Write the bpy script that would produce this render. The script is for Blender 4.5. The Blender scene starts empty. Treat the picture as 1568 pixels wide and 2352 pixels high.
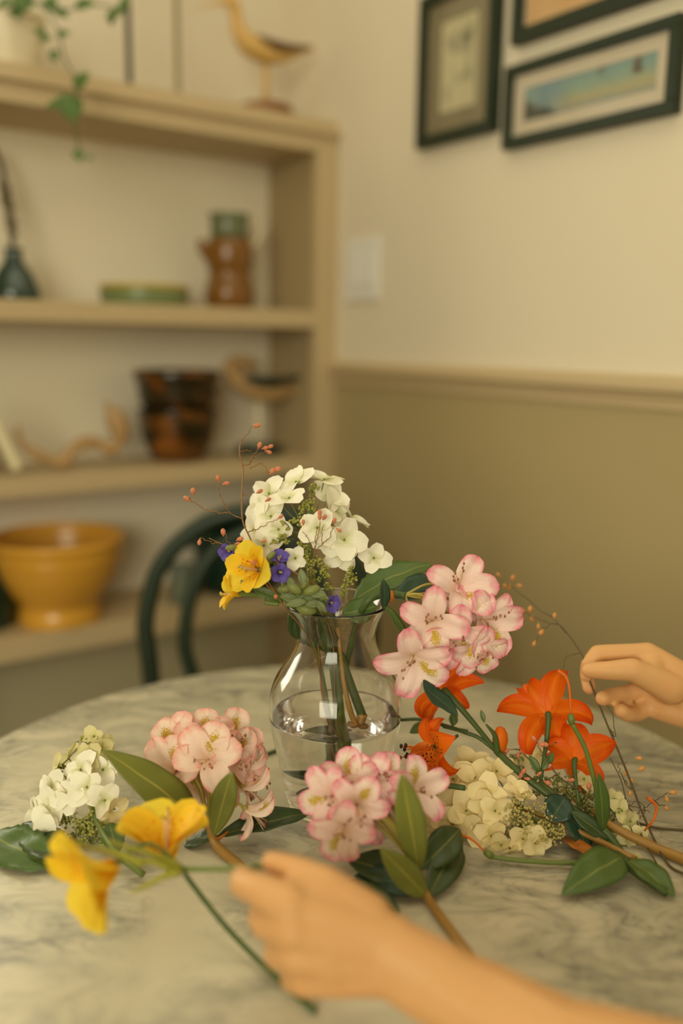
import bpy, bmesh, math, random
from mathutils import Vector as V, Matrix as M, noise
R = random.Random(7)
sc = bpy.context.scene
COL = sc.collection

def lin(r, g, b):
    f = lambda c: (c/255/12.92) if c/255 <= .04045 else ((c/255+.055)/1.055)**2.4
    return (f(r), f(g), f(b), 1.0)

# ------------------------------------------------------------------ camera
F = 2060.0; IW, IH = 1568, 2352
PITCH, ROLL = math.radians(10.8), math.radians(0.93)
CP = V((0, 0, 1.21))
FWD = V((0, math.cos(PITCH), -math.sin(PITCH)))
_r0 = V((1, 0, 0)); _u0 = _r0.cross(FWD)
RT = _r0*math.cos(ROLL) + _u0*math.sin(ROLL)
UP = RT.cross(FWD)
cd = bpy.data.cameras.new('camera'); cam = bpy.data.objects.new('camera', cd); COL.objects.link(cam)
cd.sensor_fit = 'VERTICAL'; cd.sensor_height = 36.0; cd.lens = F/IH*36.0
cam.matrix_world = M(((RT.x, UP.x, -FWD.x, CP.x), (RT.y, UP.y, -FWD.y, CP.y), (RT.z, UP.z, -FWD.z, CP.z), (0, 0, 0, 1)))
cd.clip_start = .02; cd.clip_end = 50
cd.dof.use_dof = True; cd.dof.focus_distance = .875; cd.dof.aperture_fstop = 1.25
sc.camera = cam

# ------------------------------------------------------------------ world, lights, exposure
sc.view_settings.view_transform = 'Standard'; sc.view_settings.look = 'None'
sc.view_settings.gamma = 1.0; sc.view_settings.use_curve_mapping = False
sc.view_settings.exposure = 0.34
w = bpy.data.worlds.new('world'); sc.world = w; w.use_nodes = True
w.node_tree.nodes['Background'].inputs[0].default_value = (1, .86, .55, 1)
w.node_tree.nodes['Background'].inputs[1].default_value = .2
sc.cycles.use_denoising = True
sc.cycles.max_bounces = 36; sc.cycles.transmission_bounces = 32; sc.cycles.diffuse_bounces = 5; sc.cycles.glossy_bounces = 6; sc.cycles.transparent_max_bounces = 12
sc.cycles.sample_clamp_indirect = 4.0
sc.cycles.caustics_refractive = True; sc.cycles.blur_glossy = .5

def area(name, loc, target, sx, sy, power, col):
    l = bpy.data.lights.new(name, 'AREA'); l.shape = 'RECTANGLE'; l.size = sx; l.size_y = sy; l.energy = power; l.color = col
    o = bpy.data.objects.new(name, l); COL.objects.link(o); o.location = loc
    o.rotation_euler = (V(target)-V(loc)).to_track_quat('-Z', 'Y').to_euler()
    return o
LC = (1.0, .95, .72)
area('back_window_light', (-.75, -2.55, 1.7), (.1, 1.2, 1.1), 2.0, 1.6, 60, LC)
area('left_window_light', (-1.22, 1.478, 1.42), (-.64, .665, 1.36), .46, .92, 8.5, LC)    # in the window left of the bookcase
area('ceiling_fill', (-.1, .9, 2.55), (-.1, .9, 0), 1.8, 1.6, 7, LC)  # added fill light below the ceiling, no fixture there

# ------------------------------------------------------------------ geometry helpers
def ray(px, py): return FWD + RT*((px-IW/2)/F) - UP*((py-IH/2)/F)
def P(px, py, d): return CP + ray(px, py)*d          # a point seen at (px,py), d metres in front of the camera
TZ = .74
def T(px, py, h=0):                                   # a point on (or h above) the table top
    r = ray(px, py); return CP + r*((TZ+h-CP.z)/r.z)
def D(x, y, z): return (RT*x + UP*y - FWD*z).normalized()   # direction: right, up, towards the viewer

A54 = math.radians(54.4)
BA = V((math.sin(A54), math.cos(A54), 0)); BB = V((-BA.y, BA.x, 0)); P0 = V((-.019, 2.1, 0))
def BK(s, d, z): return P0 - BA*s + BB*d + V((0, 0, z))           # bookcase frame: s to the left, d deep, z up
def bk_s(px, py, d):
    q = P0 + BB*d; r = ray(px, py); t = (q.dot(BB)) / (r.dot(BB)); p = r*t
    return -(p - V((q.x, q.y, p.z))).dot(BA), p.z + CP.z, t
def WR(t, z, e=0): return P0 - BB*t - BA*e + V((0, 0, z))          # right wall frame: t towards the viewer, e out of the wall
MBK = M(((-BA.x, BB.x, 0, P0.x), (-BA.y, BB.y, 0, P0.y), (0, 0, 1, 0), (0, 0, 0, 1)))   # columns: -a, b, z
MWR = M(((-BB.x, -BA.x, 0, P0.x), (-BB.y, -BA.y, 0, P0.y), (0, 0, 1, 0), (0, 0, 0, 1)))

class MB:
    def __init__(s): s.v = []; s.f = []; s.uv = {}; s.u = []
    def add(s, vs, fs, uvs=None):
        o = len(s.v); s.v += [tuple(x) for x in vs]; s.f += [tuple(i+o for i in f) for f in fs]
        s.u += uvs if uvs else [(0, 0)]*len(vs)
        return s
    def box(s, lo, hi, m=None):
        c = [V((x, y, z)) for z in (lo[2], hi[2]) for y in (lo[1], hi[1]) for x in (lo[0], hi[0])]
        if m is not None: c = [m @ p for p in c]
        return s.add(c, [(0, 2, 3, 1), (4, 5, 7, 6), (0, 1, 5, 4), (2, 6, 7, 3), (0, 4, 6, 2), (1, 3, 7, 5)])
    def tube(s, pts, rad, n=8, cap=True, flat=1.0):
        pts = [V(p) for p in pts]; k = len(pts)
        rads = [rad]*k if isinstance(rad, (int, float)) else list(rad)
        if len(rads) != k: rads = [rads[0]+(rads[-1]-rads[0])*i/(k-1) for i in range(k)]
        tg = [(pts[min(i+1, k-1)]-pts[max(i-1, 0)]).normalized() for i in range(k)]
        nx = tg[0].orthogonal().normalized(); vs = []; uv = []
        for i in range(k):
            nx = (nx - tg[i]*nx.dot(tg[i]))
            nx = nx.normalized() if nx.length > 1e-6 else tg[i].orthogonal().normalized()
            ny = tg[i].cross(nx)
            for j in range(n):
                a = 2*math.pi*j/n
                vs.append(pts[i] + (nx*math.cos(a) + ny*math.sin(a)*flat)*rads[i]); uv.append((j/n, i/(k-1)))
        fs = [(i*n+j, i*n+(j+1) % n, (i+1)*n+(j+1) % n, (i+1)*n+j) for i in range(k-1) for j in range(n)]
        if cap: fs += [tuple(range(n))[::-1], tuple((k-1)*n+j for j in range(n))]
        return s.add(vs, fs, uv)
    def lathe(s, prof, n=40, m=None, close=False):
        vs = []; k = len(prof)
        for (r, z) in prof:
            for j in range(n):
                a = 2*math.pi*j/n; p = V((r*math.cos(a), r*math.sin(a), z)); vs.append(m @ p if m is not None else p)
        rows = k if close else k-1
        fs = [(i*n+j, i*n+(j+1) % n, ((i+1) % k)*n+(j+1) % n, ((i+1) % k)*n+j) for i in range(rows) for j in range(n)]
        if not close:
            if prof[0][0] > 1e-5: fs.append(tuple(range(n))[::-1])
            if prof[-1][0] > 1e-5: fs.append(tuple((k-1)*n+j for j in range(n)))
        return s.add(vs, fs)
    def ball(s, c, r, sub=1, sc_=(1, 1, 1), m=None):
        vs, fs = ICO[sub]
        out = []
        for p in vs:
            q = V((p.x*sc_[0]*r, p.y*sc_[1]*r, p.z*sc_[2]*r))
            out.append(V(c) + (m @ q if m is not None else q))
        return s.add(out, fs)
    def mesh(s, name, smooth=True):
        me = bpy.data.meshes.new(name); me.from_pydata(s.v, [], s.f); 
        ul = me.uv_layers.new(name='uv'); 
        buf = []
        for l in me.loops: buf += s.u[l.vertex_index]
        ul.data.foreach_set('uv', buf)
        if smooth: me.polygons.foreach_set('use_smooth', [True]*len(me.polygons))
        me.update(); return me
ICO = {}
for _s in (1, 2, 3):
    _b = bmesh.new(); bmesh.ops.create_icosphere(_b, subdivisions=_s, radius=1)
    _b.verts.ensure_lookup_table()
    ICO[_s] = ([v.co.copy() for v in _b.verts], [tuple(v.index for v in f.verts) for f in _b.faces]); _b.free()

WM = {}
def tag(o, label=None, cat=None, group=None, kind=None):
    if label: o['label'] = label
    if cat: o['category'] = cat
    if group: o['group'] = group
    if kind: o['kind'] = kind
    return o
def obj(name, mesh, mat=None, parent=None, m=None, **k):
    me = mesh.mesh(name) if isinstance(mesh, MB) else mesh
    if mat is not None and len(me.materials) == 0: me.materials.append(mat)
    o = bpy.data.objects.new(name, me); COL.objects.link(o)
    m = m if m is not None else M.Identity(4)
    WM[o.name] = m
    if parent is not None:
        o.parent = parent; o.matrix_basis = WM[parent.name].inverted() @ m
    else: o.matrix_basis = m
    return tag(o, **k)
def empty(name, loc, label, cat, group=None):
    o = bpy.data.objects.new(name, None); COL.objects.link(o); o.empty_display_size = .02
    o.location = loc; WM[o.name] = M.Translation(loc); return tag(o, label, cat, group)
def bev(o, wd=.002, seg=2):
    b = o.modifiers.new('bevel', 'BEVEL'); b.width = wd; b.segments = seg; b.limit_method = 'ANGLE'
    for p in o.data.polygons: p.use_smooth = False
    return o
def bez(ps, n=14):                                    # smooth curve through the points (Catmull-Rom)
    ps = [V(p) for p in ps]
    if len(ps) == 2: return [ps[0].lerp(ps[1], i/(n-1)) for i in range(n)]
    q = [ps[0]*2-ps[1]] + ps + [ps[-1]*2-ps[-2]]; out = []; segs = len(ps)-1; per = max(2, n//segs)
    for i in range(segs):
        a, b, c, d = q[i:i+4]
        for j in range(per):
            t = j/per
            out.append(.5*((2*b) + (c-a)*t + (2*a-5*b+4*c-d)*t*t + (3*b-a-3*c+d)*t**3))
    return out + [ps[-1]]

# ------------------------------------------------------------------ materials
def nt(name):
    m = bpy.data.materials.new(name); m.use_nodes = True; n = m.node_tree
    return m, n, n.nodes['Principled BSDF'], n.nodes['Material Output']
def node(n, t, **k):
    x = n.nodes.new(t)
    for a, b in k.items(): setattr(x, a, b)
    return x
def mixc(n, fac, a, b):
    x = node(n, 'ShaderNodeMix', data_type='RGBA')
    for sock, val in ((x.inputs[0], fac), (x.inputs[6], a), (x.inputs[7], b)):
        if hasattr(val, 'is_output'): n.links.new(val, sock)
        else: sock.default_value = val
    return x.outputs[2]
def math_(n, op, a, b=0.0, clamp=False):
    x = node(n, 'ShaderNodeMath', operation=op); x.use_clamp = clamp
    for sock, val in ((x.inputs[0], a), (x.inputs[1], b)):
        if hasattr(val, 'is_output'): n.links.new(val, sock)
        else: sock.default_value = val
    return x.outputs[0]
def ramp(n, fac, stops):
    x = node(n, 'ShaderNodeValToRGB'); n.links.new(fac, x.inputs[0]); e = x.color_ramp.elements
    while len(e) < len(stops): e.new(.5)
    for i, (p, c) in enumerate(stops): e[i].position = p; e[i].color = c
    return x.outputs[0]
def noise_(n, scale, detail=3, dist=0.0, coord='Object', stretch=None):
    tc = node(n, 'ShaderNodeTexCoord'); t = node(n, 'ShaderNodeTexNoise')
    t.inputs['Scale'].default_value = scale; t.inputs['Detail'].default_value = detail; t.inputs['Distortion'].default_value = dist
    if stretch:
        mp = node(n, 'ShaderNodeMapping'); mp.inputs['Scale'].default_value = stretch[0]; mp.inputs['Rotation'].default_value = stretch[1]
        n.links.new(tc.outputs[coord], mp.inputs[0]); n.links.new(mp.outputs[0], t.inputs['Vector'])
    else: n.links.new(tc.outputs[coord], t.inputs['Vector'])
    return t.outputs['Fac']
def plain(name, col, rough=.6, var=.12, scale=20, spec=.4, bump=0, coat=0, metal=0):
    m, n, b, o = nt(name); c2 = tuple(x*(1-var) for x in col[:3])+(1,)
    n.links.new(mixc(n, noise_(n, scale), c2, col), b.inputs['Base Color'])
    b.inputs['Roughness'].default_value = rough; b.inputs['Specular IOR Level'].default_value = spec
    b.inputs['Coat Weight'].default_value = coat; b.inputs['Metallic'].default_value = metal
    if bump:
        bm = node(n, 'ShaderNodeBump'); bm.inputs['Strength'].default_value = bump; bm.inputs['Distance'].default_value = .002
        n.links.new(noise_(n, scale*4), bm.inputs['Height']); n.links.new(bm.outputs[0], b.inputs['Normal'])
    return m
def glass(name, col=(1, 1, 1, 1), rough=0.0, ior=1.45):
    m, n, b, o = nt(name)
    b.inputs['Base Color'].default_value = col; b.inputs['Transmission Weight'].default_value = 1; b.inputs['IOR'].default_value = ior
    n.links.new(ramp(n, noise_(n, 3), [(.3, (rough,)*3+(1,)), (.7, (rough+.01,)*3+(1,))]), b.inputs['Roughness'])
    return m
def petal_mat(name, base, mid, rim, rim_at=.62, rim_w=.35, trans=.3, blotch=None, specks=None, veins=.12, rough=.55, edge_v=True, rib=None):
    """u across, v along the petal: base colour at the claw, mid in the blade, rim colour along the edge."""
    m, n, b, out = nt(name)
    uv = node(n, 'ShaderNodeUVMap'); sp = node(n, 'ShaderNodeSeparateXYZ'); n.links.new(uv.outputs[0], sp.inputs[0])
    u, v = sp.outputs[0], sp.outputs[1]
    au = math_(n, 'ABSOLUTE', math_(n, 'SUBTRACT', math_(n, 'MULTIPLY', u, 2.0), 1.0))
    c = ramp(n, v, [(0, base), (.45, mid), (1, mid)])
    e = math_(n, 'MAXIMUM', math_(n, 'MULTIPLY', au, math_(n, 'MULTIPLY', v, 1.35, True)), math_(n, 'POWER', v, 1.6) if edge_v else 0.0)
    nz = math_(n, 'MULTIPLY', math_(n, 'SUBTRACT', noise_(n, 5), .5), .5)
    e = math_(n, 'ADD', e, nz)
    e = math_(n, 'DIVIDE', math_(n, 'SUBTRACT', e, rim_at), rim_w, True)
    c = mixc(n, e, c, rim)
    if veins:
        wv = math_(n, 'SINE', math_(n, 'ADD', math_(n, 'MULTIPLY', u, 44.0), math_(n, 'MULTIPLY', noise_(n, 4), 3.0)))
        c = mixc(n, math_(n, 'MULTIPLY', math_(n, 'ADD', wv, 1.0), veins*.5), c, tuple(x*.72 for x in rim[:3])+(1,))
    if rib:
        c = mixc(n, math_(n, 'MULTIPLY', math_(n, 'SUBTRACT', 1.0, math_(n, 'DIVIDE', au, .30), True), .75), c, rib)
    if blotch:
        bx = math_(n, 'DIVIDE', au, .46); by = math_(n, 'DIVIDE', math_(n, 'SUBTRACT', v, .50), .25)
        rr = math_(n, 'ADD', math_(n, 'MULTIPLY', bx, bx), math_(n, 'MULTIPLY', by, by))
        dn = noise_(n, 34, 1)
        k = math_(n, 'SUBTRACT', 1.0, rr)
        k = math_(n, 'MULTIPLY', math_(n, 'ADD', k, math_(n, 'MULTIPLY', math_(n, 'SUBTRACT', dn, .52), 4.2)), 2.4, True)
        c = mixc(n, k, c, blotch)
    if specks:
        dn = noise_(n, 26, 0, 0, 'Object', ((1, 1, 1), (0, 0, 0)))
        k = math_(n, 'MULTIPLY', math_(n, 'SUBTRACT', dn, .63), 22.0, True)
        gate = math_(n, 'MULTIPLY', math_(n, 'LESS_THAN', v, .62), math_(n, 'LESS_THAN', au, .7))
        c = mixc(n, math_(n, 'MULTIPLY', k, gate), c, specks)
    n.links.new(c, b.inputs['Base Color']); b.inputs['Roughness'].default_value = rough; b.inputs['Specular IOR Level'].default_value = .25
    tr = node(n, 'ShaderNodeBsdfTranslucent'); n.links.new(c, tr.inputs[0])
    mx = node(n, 'ShaderNodeMixShader'); mx.inputs[0].default_value = trans
    n.links.new(b.outputs[0], mx.inputs[1]); n.links.new(tr.outputs[0], mx.inputs[2]); n.links.new(mx.outputs[0], out.inputs[0])
    return m
def leaf_mat(name, col, mid, rough=.42, trans=.12, side=.25):
    m, n, b, out = nt(name)
    uv = node(n, 'ShaderNodeUVMap'); sp = node(n, 'ShaderNodeSeparateXYZ'); n.links.new(uv.outputs[0], sp.inputs[0])
    u, v = sp.outputs[0], sp.outputs[1]
    au = math_(n, 'ABSOLUTE', math_(n, 'SUBTRACT', math_(n, 'MULTIPLY', u, 2.0), 1.0))
    c = mixc(n, noise_(n, 45), tuple(x*.78 for x in col[:3])+(1,), col)
    k = math_(n, 'SUBTRACT', 1.0, math_(n, 'DIVIDE', au, .075), True)
    sv = math_(n, 'SINE', math_(n, 'MULTIPLY', math_(n, 'SUBTRACT', v, math_(n, 'MULTIPLY', au, .22)), 62.0))
    sv = math_(n, 'MULTIPLY', math_(n, 'SUBTRACT', sv, .8), 5*side, True)
    c = mixc(n, math_(n, 'MAXIMUM', k, math_(n, 'MULTIPLY', sv, side)), c, mid)
    n.links.new(c, b.inputs['Base Color']); b.inputs['Roughness'].default_value = rough
    tr = node(n, 'ShaderNodeBsdfTranslucent'); n.links.new(c, tr.inputs[0])
    mx = node(n, 'ShaderNodeMixShader'); mx.inputs[0].default_value = trans
    n.links.new(b.outputs[0], mx.inputs[1]); n.links.new(tr.outputs[0], mx.inputs[2]); n.links.new(mx.outputs[0], out.inputs[0])
    return m
def marble(name):
    m, n, b, o = nt(name)
    st = ((1, 1, 1), (0, 0, .5))
    n1 = noise_(n, 5.5, 6, 1.6, 'Object', ((1.0, 2.1, 1), (0, 0, .45)))
    n2 = noise_(n, 13, 6, 2.2, 'Object', ((1, 1.9, 1), (0, 0, .7)))
    n3 = noise_(n, 3.2, 3, .8)
    v1 = math_(n, 'ABSOLUTE', math_(n, 'SUBTRACT', n1, .5)); v1 = math_(n, 'SUBTRACT', 1.0, math_(n, 'DIVIDE', v1, .15), True)
    v2 = math_(n, 'ABSOLUTE', math_(n, 'SUBTRACT', n2, .48)); v2 = math_(n, 'SUBTRACT', 1.0, math_(n, 'DIVIDE', v2, .07), True)
    gate = math_(n, 'MULTIPLY', math_(n, 'SUBTRACT', n3, .36), 4.0, True)
    vv = math_(n, 'MULTIPLY', math_(n, 'ADD', math_(n, 'MULTIPLY', math_(n, 'POWER', v1, 1.3), .55), math_(n, 'MULTIPLY', math_(n, 'POWER', v2, 1.5), .33)), gate, True)
    c = mixc(n, noise_(n, 7, 4, .6), lin(188, 180, 155), lin(208, 199, 171))
    c = mixc(n, vv, c, lin(78, 82, 76))
    n.links.new(c, b.inputs['Base Color']); b.inputs['Roughness'].default_value = .42; b.inputs['Specular IOR Level'].default_value = .4
    return m
def wood(name, col, dark, scale=14, rough=.5):
    m, n, b, o = nt(name)
    g = noise_(n, scale, 4, .6, 'Object', ((1, 1, 5), (0, .3, 0)))
    n.links.new(mixc(n, g, dark, col), b.inputs['Base Color']); b.inputs['Roughness'].default_value = rough
    return m
def skin(name):
    m, n, b, o = nt(name)
    c = mixc(n, noise_(n, 38, 3), lin(212, 164, 108), lin(220, 174, 118))
    c = mixc(n, math_(n, 'MULTIPLY', noise_(n, 14, 2), .35), c, lin(208, 138, 86))
    n.links.new(c, b.inputs['Base Color']); b.inputs['Roughness'].default_value = .52; b.inputs['Specular IOR Level'].default_value = .35
    b.inputs['Subsurface Weight'].default_value = .12; b.inputs['Subsurface Radius'].default_value = (1, .35, .2); b.inputs['Subsurface Scale'].default_value = .006
    bm = node(n, 'ShaderNodeBump'); bm.inputs['Strength'].default_value = .25; bm.inputs['Distance'].default_value = .0012
    n.links.new(noise_(n, 160, 3), bm.inputs['Height']); n.links.new(bm.outputs[0], b.inputs['Normal'])
    return m
def painted_scene(name, kind):
    """flat prints in the frames; uv 0..1"""
    m, n, b, o = nt(name)
    uv = node(n, 'ShaderNodeUVMap'); sp = node(n, 'ShaderNodeSeparateXYZ'); n.links.new(uv.outputs[0], sp.inputs[0])
    u, v = sp.outputs[0], sp.outputs[1]; nz = noise_(n, 16, 4, .5)
    dv = math_(n, 'ADD', v, math_(n, 'MULTIPLY', math_(n, 'SUBTRACT', nz, .5), .35))
    if kind == 'shore':
        c = ramp(n, dv, [(0, lin(150, 160, 150)), (.3, lin(190, 180, 130)), (.6, lin(150, 180, 160)), (1, lin(125, 165, 165))])
        du = math_(n, 'ADD', u, math_(n, 'MULTIPLY', math_(n, 'SUBTRACT', nz, .5), .3))
        blue = math_(n, 'SUBTRACT', 1.0, math_(n, 'DIVIDE', math_(n, 'ABSOLUTE', math_(n, 'SUBTRACT', du, .2)), .2), True)
        c = mixc(n, math_(n, 'MULTIPLY', blue, .8), c, lin(110, 145, 165))
        rock = math_(n, 'MULTIPLY', math_(n, 'SUBTRACT', .78, math_(n, 'ADD', math_(n, 'MULTIPLY', du, 2.0), dv)), 5.0, True)
        c = mixc(n, rock, c, lin(38, 50, 40))
        sh = math_(n, 'MULTIPLY', math_(n, 'SUBTRACT', noise_(n, 14, 2, 0, 'Object', ((3, 3, .6), (0, 0, 0))), .52), 9.0, True)
        sh = math_(n, 'MULTIPLY', sh, math_(n, 'MULTIPLY', math_(n, 'GREATER_THAN', v, .55), math_(n, 'GREATER_THAN', u, .4)))
        c = mixc(n, sh, c, lin(92, 80, 60))
    elif kind == 'sketch':
        k = math_(n, 'MULTIPLY', math_(n, 'SUBTRACT', noise_(n, 20, 4, .4), .45), 4.0, True)
        edge = math_(n, 'MULTIPLY', math_(n, 'SUBTRACT', .42, math_(n, 'MAXIMUM', math_(n, 'ABSOLUTE', math_(n, 'SUBTRACT', u, .5)), math_(n, 'ABSOLUTE', math_(n, 'SUBTRACT', v, .48)))), 8.0, True)
        c = mixc(n, math_(n, 'MULTIPLY', k, edge), lin(226, 216, 172), lin(128, 122, 96))
    else:
        c = mixc(n, nz, lin(222, 170, 100), lin(236, 196, 140))
    n.links.new(c, b.inputs['Base Color']); b.inputs['Roughness'].default_value = .5
    return m

MT = {}
MT['wall'] = plain('cream_paint', lin(222, 211, 188), .75, .03, 3, .3, .05)
MT['lowlining'] = plain('grey_olive_paint', lin(178, 170, 138), .7, .04, 3, .3)
MT['lining'] = plain('pale_cream_paint', lin(238, 228, 204), .75, .03, 3, .3)
MT['taupe'] = plain('taupe_paint', lin(170, 153, 110), .6, .03, 3, .4, .05)
MT['shelf'] = plain('shelf_paint', lin(194, 173, 134), .5, .04, 5, .4)
MT['inner'] = plain('bookcase_lining', lin(170, 150, 112), .6, .04, 5, .4)
MT['floor'] = wood('floor_boards', lin(130, 100, 66), lin(92, 70, 44), 6, .4)
MT['ceil'] = plain('ceiling_paint', lin(228, 222, 206), .8, .02, 3)
MT['marble'] = marble('marble')
MT['castiron'] = plain('black_metal', lin(30, 34, 26), .45, .2, 30)
MT['chair'] = plain('dark_green_lacquer', lin(28, 46, 26), .42, .15, 20, .4)
MT['frame'] = plain('dark_frame_paint', lin(24, 40, 20), .45, .15, 20, .4)
MT['mat_white'] = plain('white_mat_board', lin(232, 218, 192), .8, .02, 20)
MT['mat_grey'] = plain('grey_mat_board', lin(150, 138, 104), .8, .03, 20)
MT['pic_shore'] = painted_scene('shore_print', 'shore'); MT['pic_sketch'] = painted_scene('sketch_print', 'sketch'); MT['pic_peach'] = painted_scene('peach_print', 'plain')
MT['switch'] = plain('switch_plastic', lin(226, 224, 216), .4, .02, 20)
MT['glass'] = glass('clear_glass'); MT['water'] = glass('water', (1, 1, 1, 1), 0, 1.33)
MT['yellowglaze'] = plain('yellow_glaze', lin(226, 168, 60), .3, .12, 9, .5, 0, .3)
MT['brownglaze'] = plain('brown_glaze', lin(74, 46, 16), .2, .6, 12, .6, 0, .4)
_m, _n, _b, _o = nt('painted_glint_brown_glaze')
_n.links.new(ramp(_n, noise_(_n, 9, 2, .6, 'Object', ((1, 1, 2.2), (0, 0, 0))), [(.50, lin(40, 32, 12)), (.74, lin(140, 84, 26))]), _b.inputs['Base Color']); _b.inputs['Roughness'].default_value = .2  # amber patches paint orange reflections into the glaze colour
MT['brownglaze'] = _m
MT['amber'] = plain('amber_glaze', lin(136, 90, 28), .25, .4, 14, .5, 0, .3)
MT['smoky'] = plain('smoky_green_glaze', lin(110, 118, 84), .25, .2, 14, .5)
MT['greenglaze'] = plain('green_glaze', lin(122, 136, 88), .35, .15, 14, .5)
MT['rimyellow'] = plain('yellow_rim_glaze', lin(196, 168, 70), .35, .15, 14, .5)
MT['tealglass'] = plain('teal_glass', lin(46, 70, 60), .12, .4, 22, .6, 0, .4)
MT['darkgreen'] = plain('dark_green_glaze', lin(18, 52, 40), .3, .3, 14, .5)
MT['bluewhite'] = plain('pale_blue_glaze', lin(120, 130, 112), .35, .4, 40, .5)
MT['wood'] = wood('pale_carved_wood', lin(196, 162, 112), lin(158, 124, 78), 18)
MT['birdwood'] = wood('honey_bird_wood', lin(222, 184, 112), lin(194, 152, 80), 22)
MT['wingwood'] = wood('dark_wing_paint', lin(112, 78, 34), lin(76, 52, 24), 30)
MT['wingdark'] = wood('black_green_wing_paint', lin(46, 56, 40), lin(28, 38, 26), 30)
MT['basewood'] = wood('brown_base_wood', lin(150, 92, 28), lin(96, 58, 18), 25)
MT['candle'] = plain('cream_wax', lin(222, 212, 172), .5, .04, 14)
MT['potwhite'] = plain('white_pot_glaze', lin(226, 214, 184), .4, .04, 14)
MT['twig'] = wood('brown_twig', lin(150, 104, 50), lin(112, 74, 34), 60)
MT['twigdark'] = wood('grey_brown_twig', lin(96, 80, 44), lin(70, 56, 30), 60)
MT['salmon'] = plain('salmon_bud', lin(226, 140, 100), .5, .45, 160)
MT['paleorange'] = plain('pale_orange_bud', lin(226, 160, 90), .5, .3, 160)
MT['stem'] = plain('green_stem', lin(112, 128, 58), .45, .25, 60)
MT['stemdark'] = plain('dark_green_stem', lin(78, 98, 48), .45, .25, 60)
MT['woodstem'] = wood('tan_stem', lin(176, 134, 58), lin(136, 100, 44), 60)
MT['pedicel'] = plain('olive_pedicel', lin(176, 160, 78), .5, .2, 90)
MT['buds'] = plain('green_buds', lin(176, 176, 84), .55, .45, 260)
MT['buds_cream'] = plain('cream_fuzz_buds', lin(206, 192, 116), .6, .4, 260)
MT['buds_dark'] = plain('grey_green_buds', lin(146, 152, 84), .55, .45, 260)
MT['stamen'] = plain('pale_stamen', lin(238, 206, 170), .5, .1, 60)
MT['anther'] = plain('brown_anther', lin(160, 104, 80), .6, .2, 60)
MT['orange_stamen'] = plain('orange_stamen', lin(222, 110, 26), .5, .15, 60)
MT['dark_anther'] = plain('dark_anther', lin(40, 30, 20), .6, .2, 60)
MT['budgreen'] = plain('yellow_green_bud', lin(172, 170, 62), .5, .25, 60)
MT['bract'] = wood('orange_brown_bract', lin(196, 120, 36), lin(140, 84, 28), 60)
MT['skin'] = skin('skin'); MT['nail'] = plain('fingernail', lin(238, 200, 172), .3, .04, 60, .5)
MT['shirt'] = plain('linen_shirt', lin(150, 146, 128), .85, .08, 200, .2, .3)
MT['hair'] = plain('brown_hair', lin(70, 48, 30), .5, .3, 40)
pk_b, pk_m, pk_r = lin(246, 224, 204), lin(252, 226, 216), lin(236, 120, 152)
MT['pink'] = petal_mat('pink_petal', pk_b, pk_m, pk_r, .62, .42, .16, None, None, .05)
MT['pinkblotch'] = petal_mat('pink_petal_blotched', pk_b, lin(250, 230, 218), pk_r, .68, .36, .16, lin(206, 176, 50), None, .03)
MT['peach'] = petal_mat('peach_pink_petal', lin(248, 220, 196), lin(250, 224, 208), lin(240, 150, 140), .68, .4, .16, None, None, .05)
MT['peachblotch'] = petal_mat('peach_pink_petal_blotched', lin(248, 220, 196), lin(248, 224, 206), lin(240, 150, 138),   .74, .36, .16, lin(200, 166, 40), None, .03)
wh = lin(244, 240, 222)
MT['white'] = petal_mat('white_petal', lin(206, 206, 140), lin(250, 246, 226), lin(252, 248, 232), .8, .3, .14, None, None, .05)
MT['cream'] = petal_mat('cream_petal', lin(222, 204, 130), lin(248, 232, 180), lin(246, 226, 168), .8, .3, .14, None, None, .07)
MT['greenwhite'] = petal_mat('green_white_petal', lin(200, 196, 120), lin(226, 218, 164), lin(222, 212, 158), .8, .3, .14, None, None, .08)
MT['orange'] = petal_mat('orange_petal', lin(250, 132, 24), lin(246, 108, 14), lin(224, 74, 12), .5, .5, .3, None, None, .15, .5, True, lin(254, 140, 30))
MT['orangespeck'] = petal_mat('orange_petal_speckled', lin(250, 150, 34), lin(250, 122, 16), lin(240, 94, 12), .6, .5, .3, None, lin(60, 22, 10), .1)
MT['yellow'] = petal_mat('yellow_petal', lin(250, 204, 30), lin(250, 222, 66), lin(252, 224, 72), .7, .5, .3, None, None, .06)
MT['yellowdeep'] = petal_mat('deep_yellow_petal', lin(250, 176, 20), lin(252, 210, 44), lin(252, 214, 52), .7, .5, .3, None, lin(226, 100, 16), .06)
MT['violet'] = petal_mat('violet_petal', lin(90, 66, 130), lin(116, 100, 190), lin(100, 84, 178), .6, .5, .3, None, None, .12)
MT['leaf'] = leaf_mat('olive_leaf', lin(132, 138, 58), lin(186, 178, 84), .45, .12, .12)
MT['leafdark'] = leaf_mat('dark_leaf', lin(62, 82, 42), lin(128, 128, 62), .4, .1, .15)
MT['leafblue'] = leaf_mat('blue_green_leaf', lin(44, 74, 54), lin(80, 104, 70), .4, .1, .1)
MT['leafmid'] = leaf_mat('mid_green_leaf', lin(86, 112, 50), lin(140, 146, 72), .42, .15, .3)
MT['leafgrey'] = leaf_mat('grey_green_leaf', lin(128, 142, 92), lin(160, 168, 112), .5, .15, .1)
MT['ivy'] = leaf_mat('ivy_leaf', lin(84, 118, 44), lin(120, 140, 70), .4, .15, .15)
MT['calyx'] = plain('green_calyx', lin(128, 136, 72), .5, .2, 120)

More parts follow.
